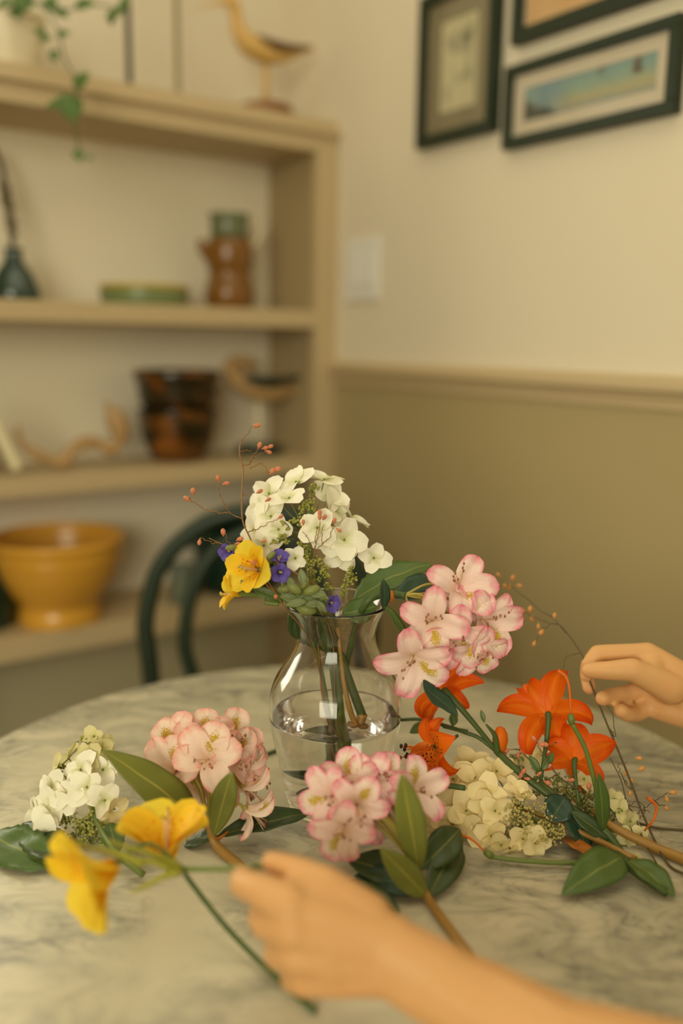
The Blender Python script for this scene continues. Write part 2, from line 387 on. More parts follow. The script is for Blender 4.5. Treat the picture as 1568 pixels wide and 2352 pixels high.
# ------------------------------------------------------------------ the setting
CORN = P0 + BB*.235                                 # the corner behind the bookcase
def wallbox(name, a, b, thick_dir, z0, z1, mat, th=.08):
    a, b = V(a), V(b); t = V(thick_dir)*th
    c = [a, b, b+t, a+t]
    vs = [V((p.x, p.y, z)) for z in (z0, z1) for p in c]
    return obj(name, MB().add(vs, [(3, 2, 1, 0), (4, 5, 6, 7), (0, 1, 5, 4), (1, 2, 6, 5), (2, 3, 7, 6), (3, 0, 4, 7)]).mesh(name, False), mat, kind='structure')
cL = CORN - BA*3.9; cR = CORN - BB*5.4
cLR = cL - BB*5.4
RZ = 1.140
wallbox('wall_left', cL, CORN, BB, 0, 2.6, MT['wall'])
wallbox('wall_right', CORN, cR, BA, 0, RZ, MT['taupe'])
wu = wallbox('wall_right_upper', CORN, cR, BA, RZ, 2.6, MT['wall'])
wallbox('wall_back', cR, cLR, -BB, 0, 2.6, MT['taupe'])
wallbox('wall_side', cLR, cL, -BA, 0, 2.6, MT['taupe'])
for nm, z0, z1, mt_ in (('floor', -.06, 0, 'floor'), ('ceiling', 2.6, 2.66, 'ceil')):
    q = [CORN, cR, cLR, cL]
    vs = [V((p.x, p.y, z)) for z in (z0, z1) for p in q]
    obj(nm, MB().add(vs, [(3, 2, 1, 0), (4, 5, 6, 7), (0, 1, 5, 4), (1, 2, 6, 5), (2, 3, 7, 6), (3, 0, 4, 7)]).mesh(nm, False), MT[mt_], kind='structure')
# chair rail with a small stepped profile, run along the right wall
def profile_run(name, prof, t0, t1, mat):
    vs = [WR(t, z, e) for t in (t0, t1) for (e, z) in prof]; k = len(prof)
    fs = [(i, (i+1) % k, k+(i+1) % k, k+i) for i in range(k)] + [tuple(range(k))[::-1], tuple(range(k, 2*k))]
    return obj(name, MB().add(vs, fs).mesh(name, False), mat, kind='structure')
profile_run('trim_1', [(0, RZ-.026), (.006, RZ-.026), (.008, RZ-.012), (.012, RZ-.006), (.012, RZ-.002), (.020, RZ), (.024, RZ+.004), (.024, RZ+.016), (.020, RZ+.020), (.008, RZ+.024), (0, RZ+.026)], -.005, 3.6, MT['shelf'])
profile_run('baseboard_right', [(0, 0), (.014, 0), (.014, .09), (.008, .105), (0, .11)], .0, 3.6, MT['taupe'])

# the window in the left wall, beyond the bookcase
w1 = obj('window_1', MB().box((1.12, .222, .98), (1.60, .228, 1.90), MBK).mesh('window_1', False), MT['glass'], kind='structure')
for lo, hi in (((1.05, .195, .91), (1.67, .235, .98)), ((1.05, .195, 1.90), (1.67, .235, 1.97)), ((1.05, .195, .98), (1.12, .235, 1.90)), ((1.60, .195, .98), (1.67, .235, 1.90))):
    obj('window_frame', MB().box(lo, hi, MBK).mesh('window_frame', False), MT['switch'], w1)
obj('window_sill', MB().box((1.02, .15, .885), (1.70, .235, .91), MBK).mesh('window_sill', False), MT['switch'], w1)

# ------------------------------------------------------------------ bookcase
LEN = 1.0; DEP = .215
bc = empty('bookcase', BK(.0, 0, 0), 'tan painted open bookcase in the corner left of the cream wall', 'bookcase')
def bbox(name, s0, s1, d0, d1, z0, z1, mat, parent=bc, wd=.002):
    o = obj(name, MB().box((s0, d0, z0), (s1, d1, z1)).mesh(name, False), MT[mat], parent, MBK); return bev(o, wd)
ZT = 1.6615; SH = [(1.237, 1.2755), (.9085, .945), (.585, .632), (.14, .18)]
bbox('top_board', -.012, LEN, -.012, DEP+.01, ZT-.012, ZT, 'shelf')
bbox('top_lip', -.006, LEN, .004, DEP+.01, ZT, ZT+.022, 'shelf'); ZL = ZT+.022
bbox('top_rail', .055, LEN, 0, DEP, ZT-.047, ZT-.012, 'shelf')
bbox('stile', 0, .055, 0, .022, 0, ZT-.012, 'shelf')
bbox('side_panel', LEN-.05, LEN, .022, DEP+.015, 0, ZT-.012, 'inner')
bbox('side_panel', .0, .05, .022, DEP+.015, 0, ZT-.012, 'inner')
bbox('stile', LEN-.055, LEN, 0, .022, 0, ZT-.012, 'shelf')
for z0, z1 in SH: bbox('shelf', .055 if z0 > .2 else .05, LEN-.055, 0.001, DEP, z0, z1, 'shelf')
bbox('back_panel', .05, LEN-.055, DEP, DEP+.012, .60, ZT-.012, 'lining')
bbox('back_panel', .05, LEN-.055, DEP, DEP+.012, .05, .60, 'lowlining')
bbox('plinth', .055, LEN-.055, .01, .03, 0, .14, 'shelf')

def shelf_pos(px, d, ztop):                           # where an item seen at column px stands on a shelf, d deep
    py = 1000
    for _ in range(6):
        s, z, t = bk_s(px, py, d); q = BK(s, d, ztop); v = q-CP
        py = IH/2 - F*v.dot(UP)/v.dot(FWD)
    return BK(s, d, ztop), t
def zat(px, py, pos):                                 # height seen at (px,py) on the vertical through pos
    r = ray(px, py); t = V((pos.x, pos.y, 0)).length/V((r.x, r.y, 0)).length
    return CP.z + r.z*t

def lathe_item(name, label, cat, px, d, ztop, prof_px, mat, n=40, wall=.005, hollow=True, group=None):
    """prof_px: (half width px, py) from the bottom up."""
    pos, t = shelf_pos(px, d, ztop); e = empty(name, pos, label, cat, group)
    pr = []
    for i, (hw, py) in enumerate(prof_px):
        z = zat(px, py, pos)
        pr.append((hw*t/F, z))
    dz = pos.z - pr[0][1]; pr = [(r, z+dz) for r, z in pr]
    return e, pos, t, pr
def lathe_shell(pr, pos, wall=.005, n=40, floor=.008):
    pr = smooth_prof(pr)
    ins = [(max(r-wall, .001), max(z, pr[0][1]+floor)) for r, z in pr][::-1]
    ins = [q for q in ins]
    prof = [(.0005, pr[0][1])] + pr + ins + [(.0005, pr[0][1]+floor)]
    return MB().lathe(prof, n, M.Translation((pos.x, pos.y, 0)))
def smooth_prof(pr, k=4):
    if len(pr) < 3: return pr
    q = bez([V((r, z, 0)) for r, z in pr], (len(pr)-1)*k)
    return [(max(p.x, .0005), p.y) for p in q]

# yellow mixing bowl, lower shelf
e, pos, t, pr = lathe_item('mixing_bowl', 'big yellow footed mixing bowl on the lower shelf left of the chair', 'bowl', 138, .082, SH[2][1],
    [(92, 1458), (92, 1440), (88, 1418), (100, 1400), (124, 1360), (138, 1320), (144, 1290), (149, 1280), (149, 1268)], 'yellowglaze')
obj('body', lathe_shell(pr, pos, .006), MT['yellowglaze'], e)
for i, (f_) in enumerate((.62, .70, .78)):
    z = pr[0][1] + (pr[-1][1]-pr[0][1])*f_
    rr = pr[4][0]+(pr[6][0]-pr[4][0])*min(1, max(0, (z-pr[4][1])/(pr[6][1]-pr[4][1])))
    obj('band', MB().lathe([(rr-.004, z-.006), (rr+.0022, z-.004), (rr+.0022, z+.004), (rr-.004, z+.006)], 40, M.Translation((pos.x, pos.y, 0)), True), MT['yellowglaze'], e)
# dark green pot at the left end of the lower shelf
e, pos, t, pr = lathe_item('stoneware_crock', 'dark green crock standing left of the yellow bowl, partly out of view', 'crock', -46, .12, SH[2][1], [(70, 1470), (78, 1450), (80, 1400), (74, 1350), (62, 1330), (62, 1318)], 'darkgreen')
obj('body', lathe_shell(pr, pos), MT['darkgreen'], e)
# dark green pot seen through the chair back
e, pos, t, pr = lathe_item('casserole_pot', 'dark teal green pot on the lower shelf behind the bentwood chair back', 'pot', 548, .10, SH[2][1], [(84, 1398), (96, 1385), (100, 1340), (98, 1290), (92, 1272), (92, 1262)], 'darkgreen')
obj('body', lathe_shell(pr, pos), MT['darkgreen'], e)
ctr = V((pos.x, pos.y, pr[-2][1]-.02))
for sgn in (-1, 1):
    c = ctr + (-BA)*sgn*pr[2][0]
    obj('handle', MB().tube(bez([c+BB*.03, c-BA*sgn*.02+BB*.02, c-BA*sgn*.02-BB*.02, c-BB*.03], 12), .005, 8), MT['darkgreen'], e)
e, pos, t, pr = lathe_item('mug', 'pale mottled blue mug on the lower shelf between the chair hoops', 'mug', 418, .05, SH[2][1], [(24, 1395), (28, 1385), (29, 1350), (28, 1318), (28, 1308)], 'bluewhite')
obj('body', lathe_shell(pr, pos, .003), MT['bluewhite'], e)
c = V((pos.x, pos.y, (pr[0][1]+pr[-1][1])/2)) - (-BA)*.02
obj('handle', MB().tube(bez([c+V((0, 0, .024)), c+BA*.022+V((0, 0, .015)), c+BA*.022-V((0, 0, .015)), c-V((0, 0, .024))], 12), .003, 8), MT['bluewhite'], e)
# two stacked brown bowls
e, pos, t, pr = lathe_item('brown_bowl', 'dark brown glazed bowl with painted amber glints, the lower of two stacked', 'bowl', 409, .10, SH[1][1], [(52, 1056), (60, 1046), (78, 1010), (86, 975), (87, 952), (90, 945), (90, 938)], 'brownglaze')
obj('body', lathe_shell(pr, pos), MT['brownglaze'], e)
zst = pr[-1][1]
e = empty('brown_bowl', (pos.x, pos.y, zst-.03), 'dark brown glazed bowl with a rolled rim, upper of two stacked', 'bowl')
zz = lambda py: zat(409, py, pos)
dz = zst - zz(938)
k = t/F
pr2 = [(56*k, zst-.03), (66*k, zst-.012), (74*k, zst+.004), (82*k, zst+.012), (86*k, zz(915)+dz), (88*k, zz(890)+dz), (92*k, zz(872)+dz), (97*k, zz(866)+dz), (97*k, zz(853)+dz), (93*k, zz(850)+dz)]
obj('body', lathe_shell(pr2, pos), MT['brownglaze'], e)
# jug
e, pos, t, pr = lathe_item('gourd_jug', 'amber gourd shaped jug with a smoky green neck on the middle shelf', 'jug', 527, .09, SH[0][1],
    [(44, 706), (52, 698), (56, 670), (50, 642), (46, 625), (52, 602), (54, 575), (50, 555), (44, 545)], 'amber')
obj('body', lathe_shell(pr, pos, .004), MT['amber'], e)
kk = t/F; z0 = pr[-1][1]; zn = zat(527, 488, pos)+(pr[0][1]-zat(527, 706, pos))
obj('neck', MB().lathe([(43*kk, z0-.006), (42*kk, z0+.02), (43*kk, zn-.008), (47*kk, zn), (44*kk, zn), (39*kk, zn-.01), (39*kk, z0+.02), (40*kk, z0-.006)], 36, M.Translation((pos.x, pos.y, 0)), True), MT['smoky'], e)
c = V((pos.x, pos.y, 0)); hx = BA
obj('handle', MB().tube(bez([c+hx*43*kk+V((0, 0, zn-.01)), c+hx*78*kk+V((0, 0, zn-.008)), c+hx*82*kk+V((0, 0, zn-.04)), c+hx*52*kk+V((0, 0, z0-.02))], 16), .005, 8), MT['potwhite'], e)
obj('spout', MB().tube(bez([c-hx*44*kk+V((0, 0, z0-.045)), c-hx*66*kk+V((0, 0, z0-.025)), c-hx*72*kk+V((0, 0, z0-.005))], 10), [.014, .008], 10), MT['amber'], e)
# green dish
e, pos, t, pr = lathe_item('shallow_dish', 'low round green dish with a yellow rim on the middle shelf', 'dish', 332, .10, SH[0][1], [(90, 698), (97, 692), (99, 672), (99, 660)], 'greenglaze')
obj('body', lathe_shell(pr, pos, .005), MT['greenglaze'], e)
z1 = pr[-1][1]; r1 = pr[-1][0]
obj('rim', MB().lathe([(r1-.007, z1-.001), (r1+.001, z1-.001), (r1+.0015, z1+.004), (r1+.0005, z1+.008), (r1-.006, z1+.008)], 40, M.Translation((pos.x, pos.y, 0)), True), MT['rimyellow'], e)
# teal glass bottle with a twig
e, pos, t, pr = lathe_item('glass_bottle', 'dark teal cone shaped bottle at the left end of the middle shelf', 'bottle', 36, .10, SH[0][1], [(50, 688), (56, 682), (54, 660), (38, 620), (24, 600), (20, 585), (20, 572), (24, 566)], 'tealglass')
obj('body', lathe_shell(pr, pos, .004), MT['tealglass'], e)
tw = [P(34, 640, t), P(30, 570, t), P(24, 500, t), P(10, 440, t), P(6, 395, t), P(-14, 340, t)]
e2 = empty('dried_stem', tw[0], 'thin brown dried stem standing in the teal bottle', 'dried stem')
obj('stem', MB().tube(bez(tw, 20), [.0062, .0055], 7), MT['twigdark'], e2)
for q in range(14):
    p = bez(tw, 30)[8+q]; a = R.uniform(0, 6.28)
    obj('seed_pod', MB().ball(p+V((math.cos(a)*.006, math.sin(a)*.006, 0)), .0062, 1, (1, 1, 1.4)), MT['twigdark'], e2)
# candle leaning at the left end of the lower-middle shelf
pz = SH[1][1]
pb, tb = shelf_pos(42, .03, pz); pt, _ = shelf_pos(-26, .07, pz); pt = V((pt.x, pt.y, pz+.125))
ax = (pt-pb).normalized()
e = empty('candle', pb, 'cream candle leaning at the left end of the shelf of carved wood', 'candle')
obj('wax', MB().tube([pb+V((0, 0, .0115)), pb+V((0, 0, .0115))+ax*.004, pb.lerp(pt, .5)+V((0, 0, .0115)), pt+V((0, 0, .0115))], [.0105, .0115, .0115, .0115], 16), MT['candle'], e)
obj('wick', MB().tube([pt+V((0, 0, .0115)), pt+V((0, 0, .0115))+ax*.008], .0012, 6), MT['anther'], e)
# a plain book lying behind the candle so that it leans on something
e = empty('storage_box', BK(.86, .1, pz), 'small dark box behind the cream candle at the shelf end', 'box')
s_, _, _ = bk_s(-40, 1000, .1)
bbox('box_body', s_-.004, s_+.13, .085, .19, pz, pz+.07, 'darkgreen', e, .003); bbox('box_lid', s_-.006, s_+.132, .083, .192, pz+.07, pz+.082, 'darkgreen', e, .002)
# carved wooden snake
tz = 1.80
sp_, tt = shelf_pos(150, .07, pz)
def sp(px, py):
    q, t_ = shelf_pos(px, .07, pz); r = ray(px, py); k_ = V((q.x, q.y, 0)).length/V((r.x, r.y, 0)).length
    return CP + r*k_
pts = bez([sp(38, 975), sp(44, 1000), sp(66, 1030), sp(105, 1048), sp(145, 1058), sp(162, 1032), (sp(200, 1012)), sp(232, 1018), sp(258, 1028), sp(276, 1005), sp(270, 968), sp(244, 922)], 44)
rad = []
for i in range(len(pts)):
    u_ = i/(len(pts)-1); r_ = (.004+.009*min(1, u_*3)) * (1+.16*math.sin(u_*38))
    if u_ > .8: r_ = .013+.009*math.sin((u_-.8)/.2*math.pi)*1
    if u_ > .97: r_ = .007
    rad.append(r_)
lowest = min(p.z - r_ for p, r_ in zip(pts, rad)); pts = [p+V((0, 0, pz-lowest+.0002)) for p in pts]
e = empty('wooden_carving', sp_, 'pale carved wooden squiggle with a raised head beside the brown bowls', 'carving')
obj('body', MB().tube(pts, rad, 12), MT['wood'], e)
hd = pts[-6]
for sgn in (-1, 1): obj('eye', MB().ball(hd-BB*.018+BA*.008*sgn+V((0, 0, .004)), .0026, 1), MT['anther'], e)

# carved shore birds
def bird(name, label, d, zs, body, mats, foot, base, beak=True):
    """body: list of (px, py, radius px)."""
    pos, t = shelf_pos(foot[0], d, zs)
    def q(px, py):
        s, z, tt = bk_s(px, py, d); r = ray(px, py); return CP + r*tt, tt
    e = empty(name, pos, label, 'bird figurine')
    pts = []; rads = []
    for px, py, rp in body:
        p, tt = q(px, py); pts.append(p); rads.append(rp*tt/F)
    cv = bez(pts, (len(pts)-1)*5); rc = [v.x for v in bez([V((r, 0, 0)) for r in rads], (len(pts)-1)*5)]
    obj('body', MB().tube(cv, [max(r, .001) for r in rc], 14, True, .85), MT[mats[0]], e)
    return e, q, pos, t, cv, rc
e, q, pos, t, cv, rc = bird('bird_figurine', 'honey coloured carved shorebird on a rod standing on top of the bookcase', .058, ZL,
    [(722, 113, 2), (690, 117, 10), (650, 124, 20), (612, 122, 28), (578, 106, 30), (556, 84, 25), (546, 58, 19), (541, 32, 17), (536, 12, 19), (528, 2, 18), (514, 2, 8), (480, 12, 3), (440, 20, 1)], ('birdwood',), (610, 228), 60)
def wing(e, q, pxs, mat, off):
    vs = [];
    top = [q(x, y)[0] for x, y in pxs[0]]; bot = [q(x, y)[0] for x, y in pxs[1]]
    n = len(top); vsl = []
    for i in range(n):
        for j in range(5):
            k_ = j/4; p = top[i].lerp(bot[i], k_); bul = math.sin(k_*math.pi)*.010*math.sin((i+.5)/n*math.pi)
            vsl.append(p - BB*(off+bul))
    nb = len(vsl); vsl += [v + BB*.02 for v in vsl]
    fs = []
    for o_ in (0, nb):
        fs += [(o_+i*5+j, o_+i*5+j+1, o_+(i+1)*5+j+1, o_+(i+1)*5+j) for i in range(n-1) for j in range(4)]
    ring = [i*5 for i in range(n)] + [(n-1)*5+j for j in range(1, 5)] + [i*5+4 for i in range(n-2, -1, -1)] + [j for j in range(3, 0, -1)]
    fs += [(ring[i], ring[(i+1) % len(ring)], nb+ring[(i+1) % len(ring)], nb+ring[i]) for i in range(len(ring))]
    obj('wing', MB().add(vsl, fs), MT[mat], e)
wing(e, q, [[(584, 86), (610, 94), (640, 103), (670, 108), (704, 111)], [(590, 104), (612, 122), (640, 126), (668, 120), (704, 114)]], 'wingwood', .022)
ft = V((pos.x, pos.y, ZL)); bd = q(610, 145)[0]
obj('leg_rod', MB().tube([ft+V((0, 0, .01)), V((ft.x, ft.y, bd.z+.012))], .0062, 10), MT['birdwood'], e)
obj('base', MB().lathe([(.001, ZL), (.056, ZL), (.06, ZL+.004), (.056, ZL+.018), (.05, ZL+.022), (.001, ZL+.022)], 32, M.Translation((pos.x, pos.y, 0)) @ M.Scale(.8, 4, (0, 1, 0))), MT['basewood'], e)
e, q, pos, t, cv, rc = bird('bird_figurine', 'tan and black carved shorebird on the shelf beside the stacked brown bowls', .10, pz,
    [(700, 880, 3), (672, 892, 11), (636, 902, 20), (600, 898, 28), (566, 884, 30), (540, 868, 25), (524, 850, 19), (528, 836, 15), (548, 830, 16), (572, 834, 14), (594, 838, 4)], ('wood',), (594, 1034), 64)
wing(e, q, [[(545, 868), (575, 862), (605, 864), (640, 866), (690, 858)], [(550, 880), (578, 894), (606, 892), (640, 880), (690, 866)]], 'wingdark', .024)
ft = V((pos.x, pos.y, pz)); bd = q(596, 915)[0]
obj('leg_rod', MB().tube([ft+V((0, 0, .01)), V((ft.x, ft.y, bd.z+.012))], .006, 10), MT['potwhite'], e)
obj('base', MB().lathe([(.001, pz), (.052, pz), (.056, pz+.004), (.052, pz+.02), (.044, pz+.024), (.001, pz+.024)], 32, M.Translation((pos.x, pos.y, 0)) @ M.Scale(.8, 4, (0, 1, 0))), MT['wingdark'], e)

# two slim rods on the top: iron candlesticks
for px, lab, mat, pyb in ((298, 'slim black iron candlestick on the bookcase top, under the vine leaves', 'castiron', 182), (409, 'slim grey metal candlestick on the bookcase top nearer the carved bird', 'mat_grey', 205)):
    pos, t = shelf_pos(px, .06, ZL)
    e = empty('candlestick', pos, lab, 'candlestick')
    mm = M.Translation((pos.x, pos.y, ZL))
    obj('stand', MB().lathe([(.001, 0), (.026, 0), (.027, .003), (.012, .006), (.007, .012), (.0058, .03), (.0058, .24), (.009, .245), (.009, .25), (.0058, .255), (.0058, .28), (.001, .28)], 20, mm), MT[mat], e)
    obj('candle_cup', MB().lathe([(.004, .28), (.012, .283), (.014, .31), (.016, .312), (.013, .312), (.011, .288), (.004, .286)], 20, mm, True), MT[mat], e)

# ------------------------------------------------------------------ leaves and petals
def leaf_mesh(base, tip, wid, nrm, bend=.12, fold=.18, twist=0.0, shape=1.0, serr=0, n=14, name='leaf', wave=0.0):
    base, tip = V(base), V(tip); ax = tip-base; L = ax.length; t = ax/L; nn = V(nrm); nn = (nn - t*nn.dot(t)).normalized(); sd = t.cross(nn)
    vs = []; uv = []; m_ = 6
    for i in range(n+1):
        v = i/n; wv = wid/2*(math.sin(math.pi*min(1, v**shape*.97+.03))**.8)
        if v < .07: wv = max(wid*.04, wv*.5)
        if serr: wv *= 1+serr*((i % 2)*2-1)*.06
        c = base + ax*v + nn*(bend*L*4*v*(1-v)*.5) + sd*math.sin(v*math.pi*2)*wave*L
        a = twist*(v-.5); s2 = sd*math.cos(a)+nn*math.sin(a); n2 = nn*math.cos(a)-sd*math.sin(a)
        for j in range(m_+1):
            s = j/m_*2-1
            vs.append(c + s2*s*wv + n2*(abs(s)*fold*wv + .06*wv*math.sin(v*17+s*3))); uv.append((j/m_, v))
    k = m_+1
    fs = [(i*k+j, i*k+j+1, (i+1)*k+j+1, (i+1)*k+j) for i in range(n) for j in range(m_)]
    # thin but solid: a second skin just under the first
    nb = len(vs); vs2 = [p - nn*.00045 for p in vs]
    ring = [j for j in range(k)] + [i*k+m_ for i in range(1, n+1)] + [n*k+j for j in range(m_-1, -1, -1)] + [i*k for i in range(n-1, 0, -1)]
    fs2 = [tuple(x+nb for x in f[::-1]) for f in fs] + [(ring[i], nb+ring[i], nb+ring[(i+1) % len(ring)], ring[(i+1) % len(ring)]) for i in range(len(ring))]
    return MB().add(vs+vs2, fs+fs2, uv+uv).mesh(name)
def leaf(parent, base, tip, wid, nrm, mat, **k):
    return obj('leaf', leaf_mesh(base, tip, wid, nrm, **k), MT[mat], parent)

def petal_mesh(name, mat, L=1.0, W=.5, phi=(70, 20, -5), cup=.25, ruf=.0, shape='round', seed=0, nv=8, nu=6, notch=0):
    """petal along +X, flower axis +Z; phi = rise angle at claw, middle, tip (degrees)."""
    rr = random.Random(seed); vs = []; uv = []; x = z = 0.0; prev = 0
    for i in range(nv+1):
        v = i/nv
        ph = math.radians(phi[0]+(phi[1]-phi[0])*min(1, v*2) if v < .5 else phi[1]+(phi[2]-phi[1])*(v*2-1))
        if i: x += math.cos(ph)*L/nv; z += math.sin(ph)*L/nv
        if shape == 'round': wv = W/2*math.sin(math.pi*min(.985, .06+.86*v**.75))**.62
        elif shape == 'lobe': wv = W/2*((.30+.70*math.sin(v/.62*math.pi/2)) if v < .62 else max(.10, 1-((v-.62)/.39)**2.4)**.5 if v < 1 else .22)
        elif shape == 'lance': wv = W/2*math.sin(math.pi*min(.99, .07+.92*v**.85))**.95
        else: wv = W/2*math.sin(math.pi*min(.98, .05+.92*v**1.35))**.8
        nx, nz = -math.sin(ph), math.cos(ph)
        for j in range(nu+1):
            s = j/nu*2-1
            o_ = cup*s*s*wv + ruf*wv*v*math.sin(s*5.5+seed*1.7+v*3) + rr.uniform(-.02, .02)*wv
            ll = -notch*L*(1-abs(s))*(v > .95)
            vs.append((x+nx*o_+ll, s*wv, z+nz*o_)); uv.append((j/nu, v))
    k = nu+1
    fs = [(i*k+j, i*k+j+1, (i+1)*k+j+1, (i+1)*k+j) for i in range(nv) for j in range(nu)]
    me = MB().add(vs, fs, uv).mesh(name); me.materials.append(MT[mat]); return me
def fmat(pos, face, imgang, scale, roll_abs=False):
    z = V(face).normalized(); d = RT*math.cos(math.radians(imgang)) + UP*math.sin(math.radians(imgang))
    x = d - z*d.dot(z)
    x = x.normalized() if x.length > 1e-4 else z.orthogonal().normalized()
    y = z.cross(x)
    return M(((x.x*scale, y.x*scale, z.x*scale, pos.x), (x.y*scale, y.y*scale, z.y*scale, pos.y), (x.z*scale, y.z*scale, z.z*scale, pos.z), (0, 0, 0, 1)))

PET = {}
for nm, mt_, mb_ in (('pink', 'pink', 'pinkblotch'), ('peach', 'peach', 'peachblotch')):
    PET[nm] = [petal_mesh('petal', mt_, 1, .54 if nm == 'pink' else .66, (66, 30, -16), .22, .22, 'lobe', i, 10, 8) for i in range(4)]
    PET[nm+'b'] = [petal_mesh('petal', mb_, 1, .64 if nm == 'pink' else .74, (66, 30, -8), .14, .16, 'lobe', 10+i, 10, 8) for i in range(2)]
for nm in ('white', 'cream', 'greenwhite'):
    PET[nm] = [petal_mesh('petal', nm, 1, .96, (28, 6, -16 if i % 2 else 14), .16, .10, 'round', 20+i, 5, 5) for i in range(4)]
PET['orange'] = [petal_mesh('petal', 'orange', 1, .42, (44, 6, -115 if i % 2 else -60), .2, .22, 'lance', 30+i, 12, 6) for i in range(4)]
PET['orangewide'] = [petal_mesh('petal', 'orange', 1, .62, (50, 12, -70 if i % 2 else -30), .2, .25, 'lance', 36+i, 10, 6) for i in range(3)]
PET['orangespeck'] = [petal_mesh('petal', 'orangespeck', 1, .66, (62, 20, -35), .2, .14, 'lance', 40+i, 10, 6) for i in range(2)]
PET['yellow'] = [petal_mesh('petal', 'yellow', 1, .78, (74, 46, 8), .34, .10, 'lobe', 50+i, 9, 6) for i in range(3)]
PET['yellowdeep'] = [petal_mesh('petal', 'yellowdeep', 1, .52, (74, 54, 20), .3, .10, 'lobe', 60+i, 9, 6) for i in range(2)]
PET['yellowtrumpet'] = [petal_mesh('petal', 'yellowdeep' if i else 'yellow', 1, .44, (86, 74, 14), .5, .08, 'late', 64+i, 10, 6) for i in range(2)]
PET['yellowwide'] = [petal_mesh('petal', 'yellow', 1, .92, (70, 40, 6), .3, .12, 'lobe', 80+i, 9, 8) for i in range(2)]
PET['violet'] = [petal_mesh('petal', 'violet', 1, .74, (62, 62, 6), .3, .12, 'lobe', 70+i, 7, 6) for i in range(2)]

def stamens(parent, pos, face, imgang, L, n=8, spread=.35, mat='stamen', amat='anther', rad=.00035, bend=.3, ar=.0011, seed=0):
    rr = random.Random(seed); s_, a_ = MB(), MB(); m = fmat(pos, face, imgang, 1)
    for i in range(n):
        a = rr.uniform(-1, 1)*1.1; sp_ = spread*rr.uniform(.5, 1.1); l = L*rr.uniform(.75, 1.05)
        p = [V((0, 0, 0)), V((math.cos(a)*sp_*l*.35, math.sin(a)*sp_*l*.35, l*.5)), V((math.cos(a)*sp_*l*(.6+bend), math.sin(a)*sp_*l, l*.95))]
        p = [m @ q_ for q_ in p]; cv = bez(p, 6); s_.tube(cv, rad, 5); a_.ball(cv[-1], ar, 1, (1, 1, 1.5))
    o = obj('stamen_tuft', s_, MT[mat], parent, kind='stuff'); obj('anther_tips', a_, MT[amat], parent, kind='stuff'); return o

def rhodo_floret(parent, joint, px, py, d, face, bl, size, tone='pink', sag=.25, seed=0, angs=None, pr=.0011, st=True):
    """bl: image angle of the blotched petal; size: petal radius in px."""
    rr = random.Random(seed); fc = D(*face); L = size*d/F*1.22
    org = P(px, py, d) - fc*L*.42
    j = V(joint); mid = j.lerp(org, .5) + (-fc)*L*.15 + V((0, 0, .006+sag*.01)); back = org - fc*L*.30
    mb = MB(); mb.tube(bez([j, mid, back, org], 15), [pr, pr, pr*1.2], 7)
    mb.tube([org-fc*.003, org-fc*.001, org+fc*L*.05], [pr*1.4, pr*2.2, pr*2.6], 8)
    f = obj('floret', mb, MT['pedicel'], parent)
    if angs is None: angs = [bl+72*k+rr.uniform(-9, 9)*(k > 0) for k in range(5)]
    for k, a in enumerate(angs):
        me = PET[tone+'b'][seed % 2] if k == 0 else PET[tone][(seed+k) % 4]
        obj('petal', me, None, f, fmat(org, fc, a, L*rr.uniform(.93, 1.07)))
    if st: stamens(f, org+fc*L*.1, fc, bl+180, L*.85, 8, .4, seed=seed)
    return f

def hyd_floret(parent, px, py, d, face, ang, size, tone, seed=0, root=None, n=4):
    rr = random.Random(seed*13+5); fc = D(*face); L = size*d/F; org = P(px, py, d)
    mb = MB(); mb.ball(org+fc*.0006, .0014, 1)
    r_ = V(root) if root is not None else org - fc*.02
    mb.tube(bez([r_, r_.lerp(org, .6)-fc*.004, org], 7), .0006, 5)
    f = obj('floret', mb, MT['calyx'], parent)
    for k in range(n):
        obj('petal', PET[tone][(seed+k) % 4], None, f, fmat(org, fc, ang+360/n*k+rr.uniform(-10, 10), L*rr.uniform(.84, 1.12)) @ M.Rotation(math.radians(rr.uniform(-16, 12)), 4, 'Y') @ M.Rotation(math.radians(rr.uniform(-16, 16)), 4, 'X'))
    return f

def bud_cluster(parent, clusters, mat, dens=1.0, r=.0014, seed=1, name='bud_cluster'):
    """clusters: (px, py, d, radius px, n)."""
    rr = random.Random(seed); mb = MB(); tb = MB()
    for px, py, d, rp, n_ in clusters:
        c = P(px, py, d); Rr = rp*d/F
        for sub in range(max(2, n_//9)):
            v = V((rr.gauss(0, 1), rr.gauss(0, 1), rr.gauss(0, 1))).normalized()*Rr*rr.uniform(.45, .95); sc_ = c+v
            tb.tube(bez([c-V((0, 0, Rr*.3)), c+v*.5, sc_], 4), .0005, 4)
            for _ in range(int(9*dens)):
                o_ = V((rr.gauss(0, 1), rr.gauss(0, 1), rr.gauss(0, 1)))*Rr*.16
                mb.ball(sc_+o_, r*rr.uniform(.7, 1.25), 1)
    obj(name, mb, MT[mat], parent, kind='stuff')
    obj('bud_stalks', tb, MT['stem'], parent, kind='stuff')

def stem(parent, pts, r, mat, n=20, seg=8, name='stem'):
    return obj(name, MB().tube(bez(pts, n), r, seg), MT[mat], parent)

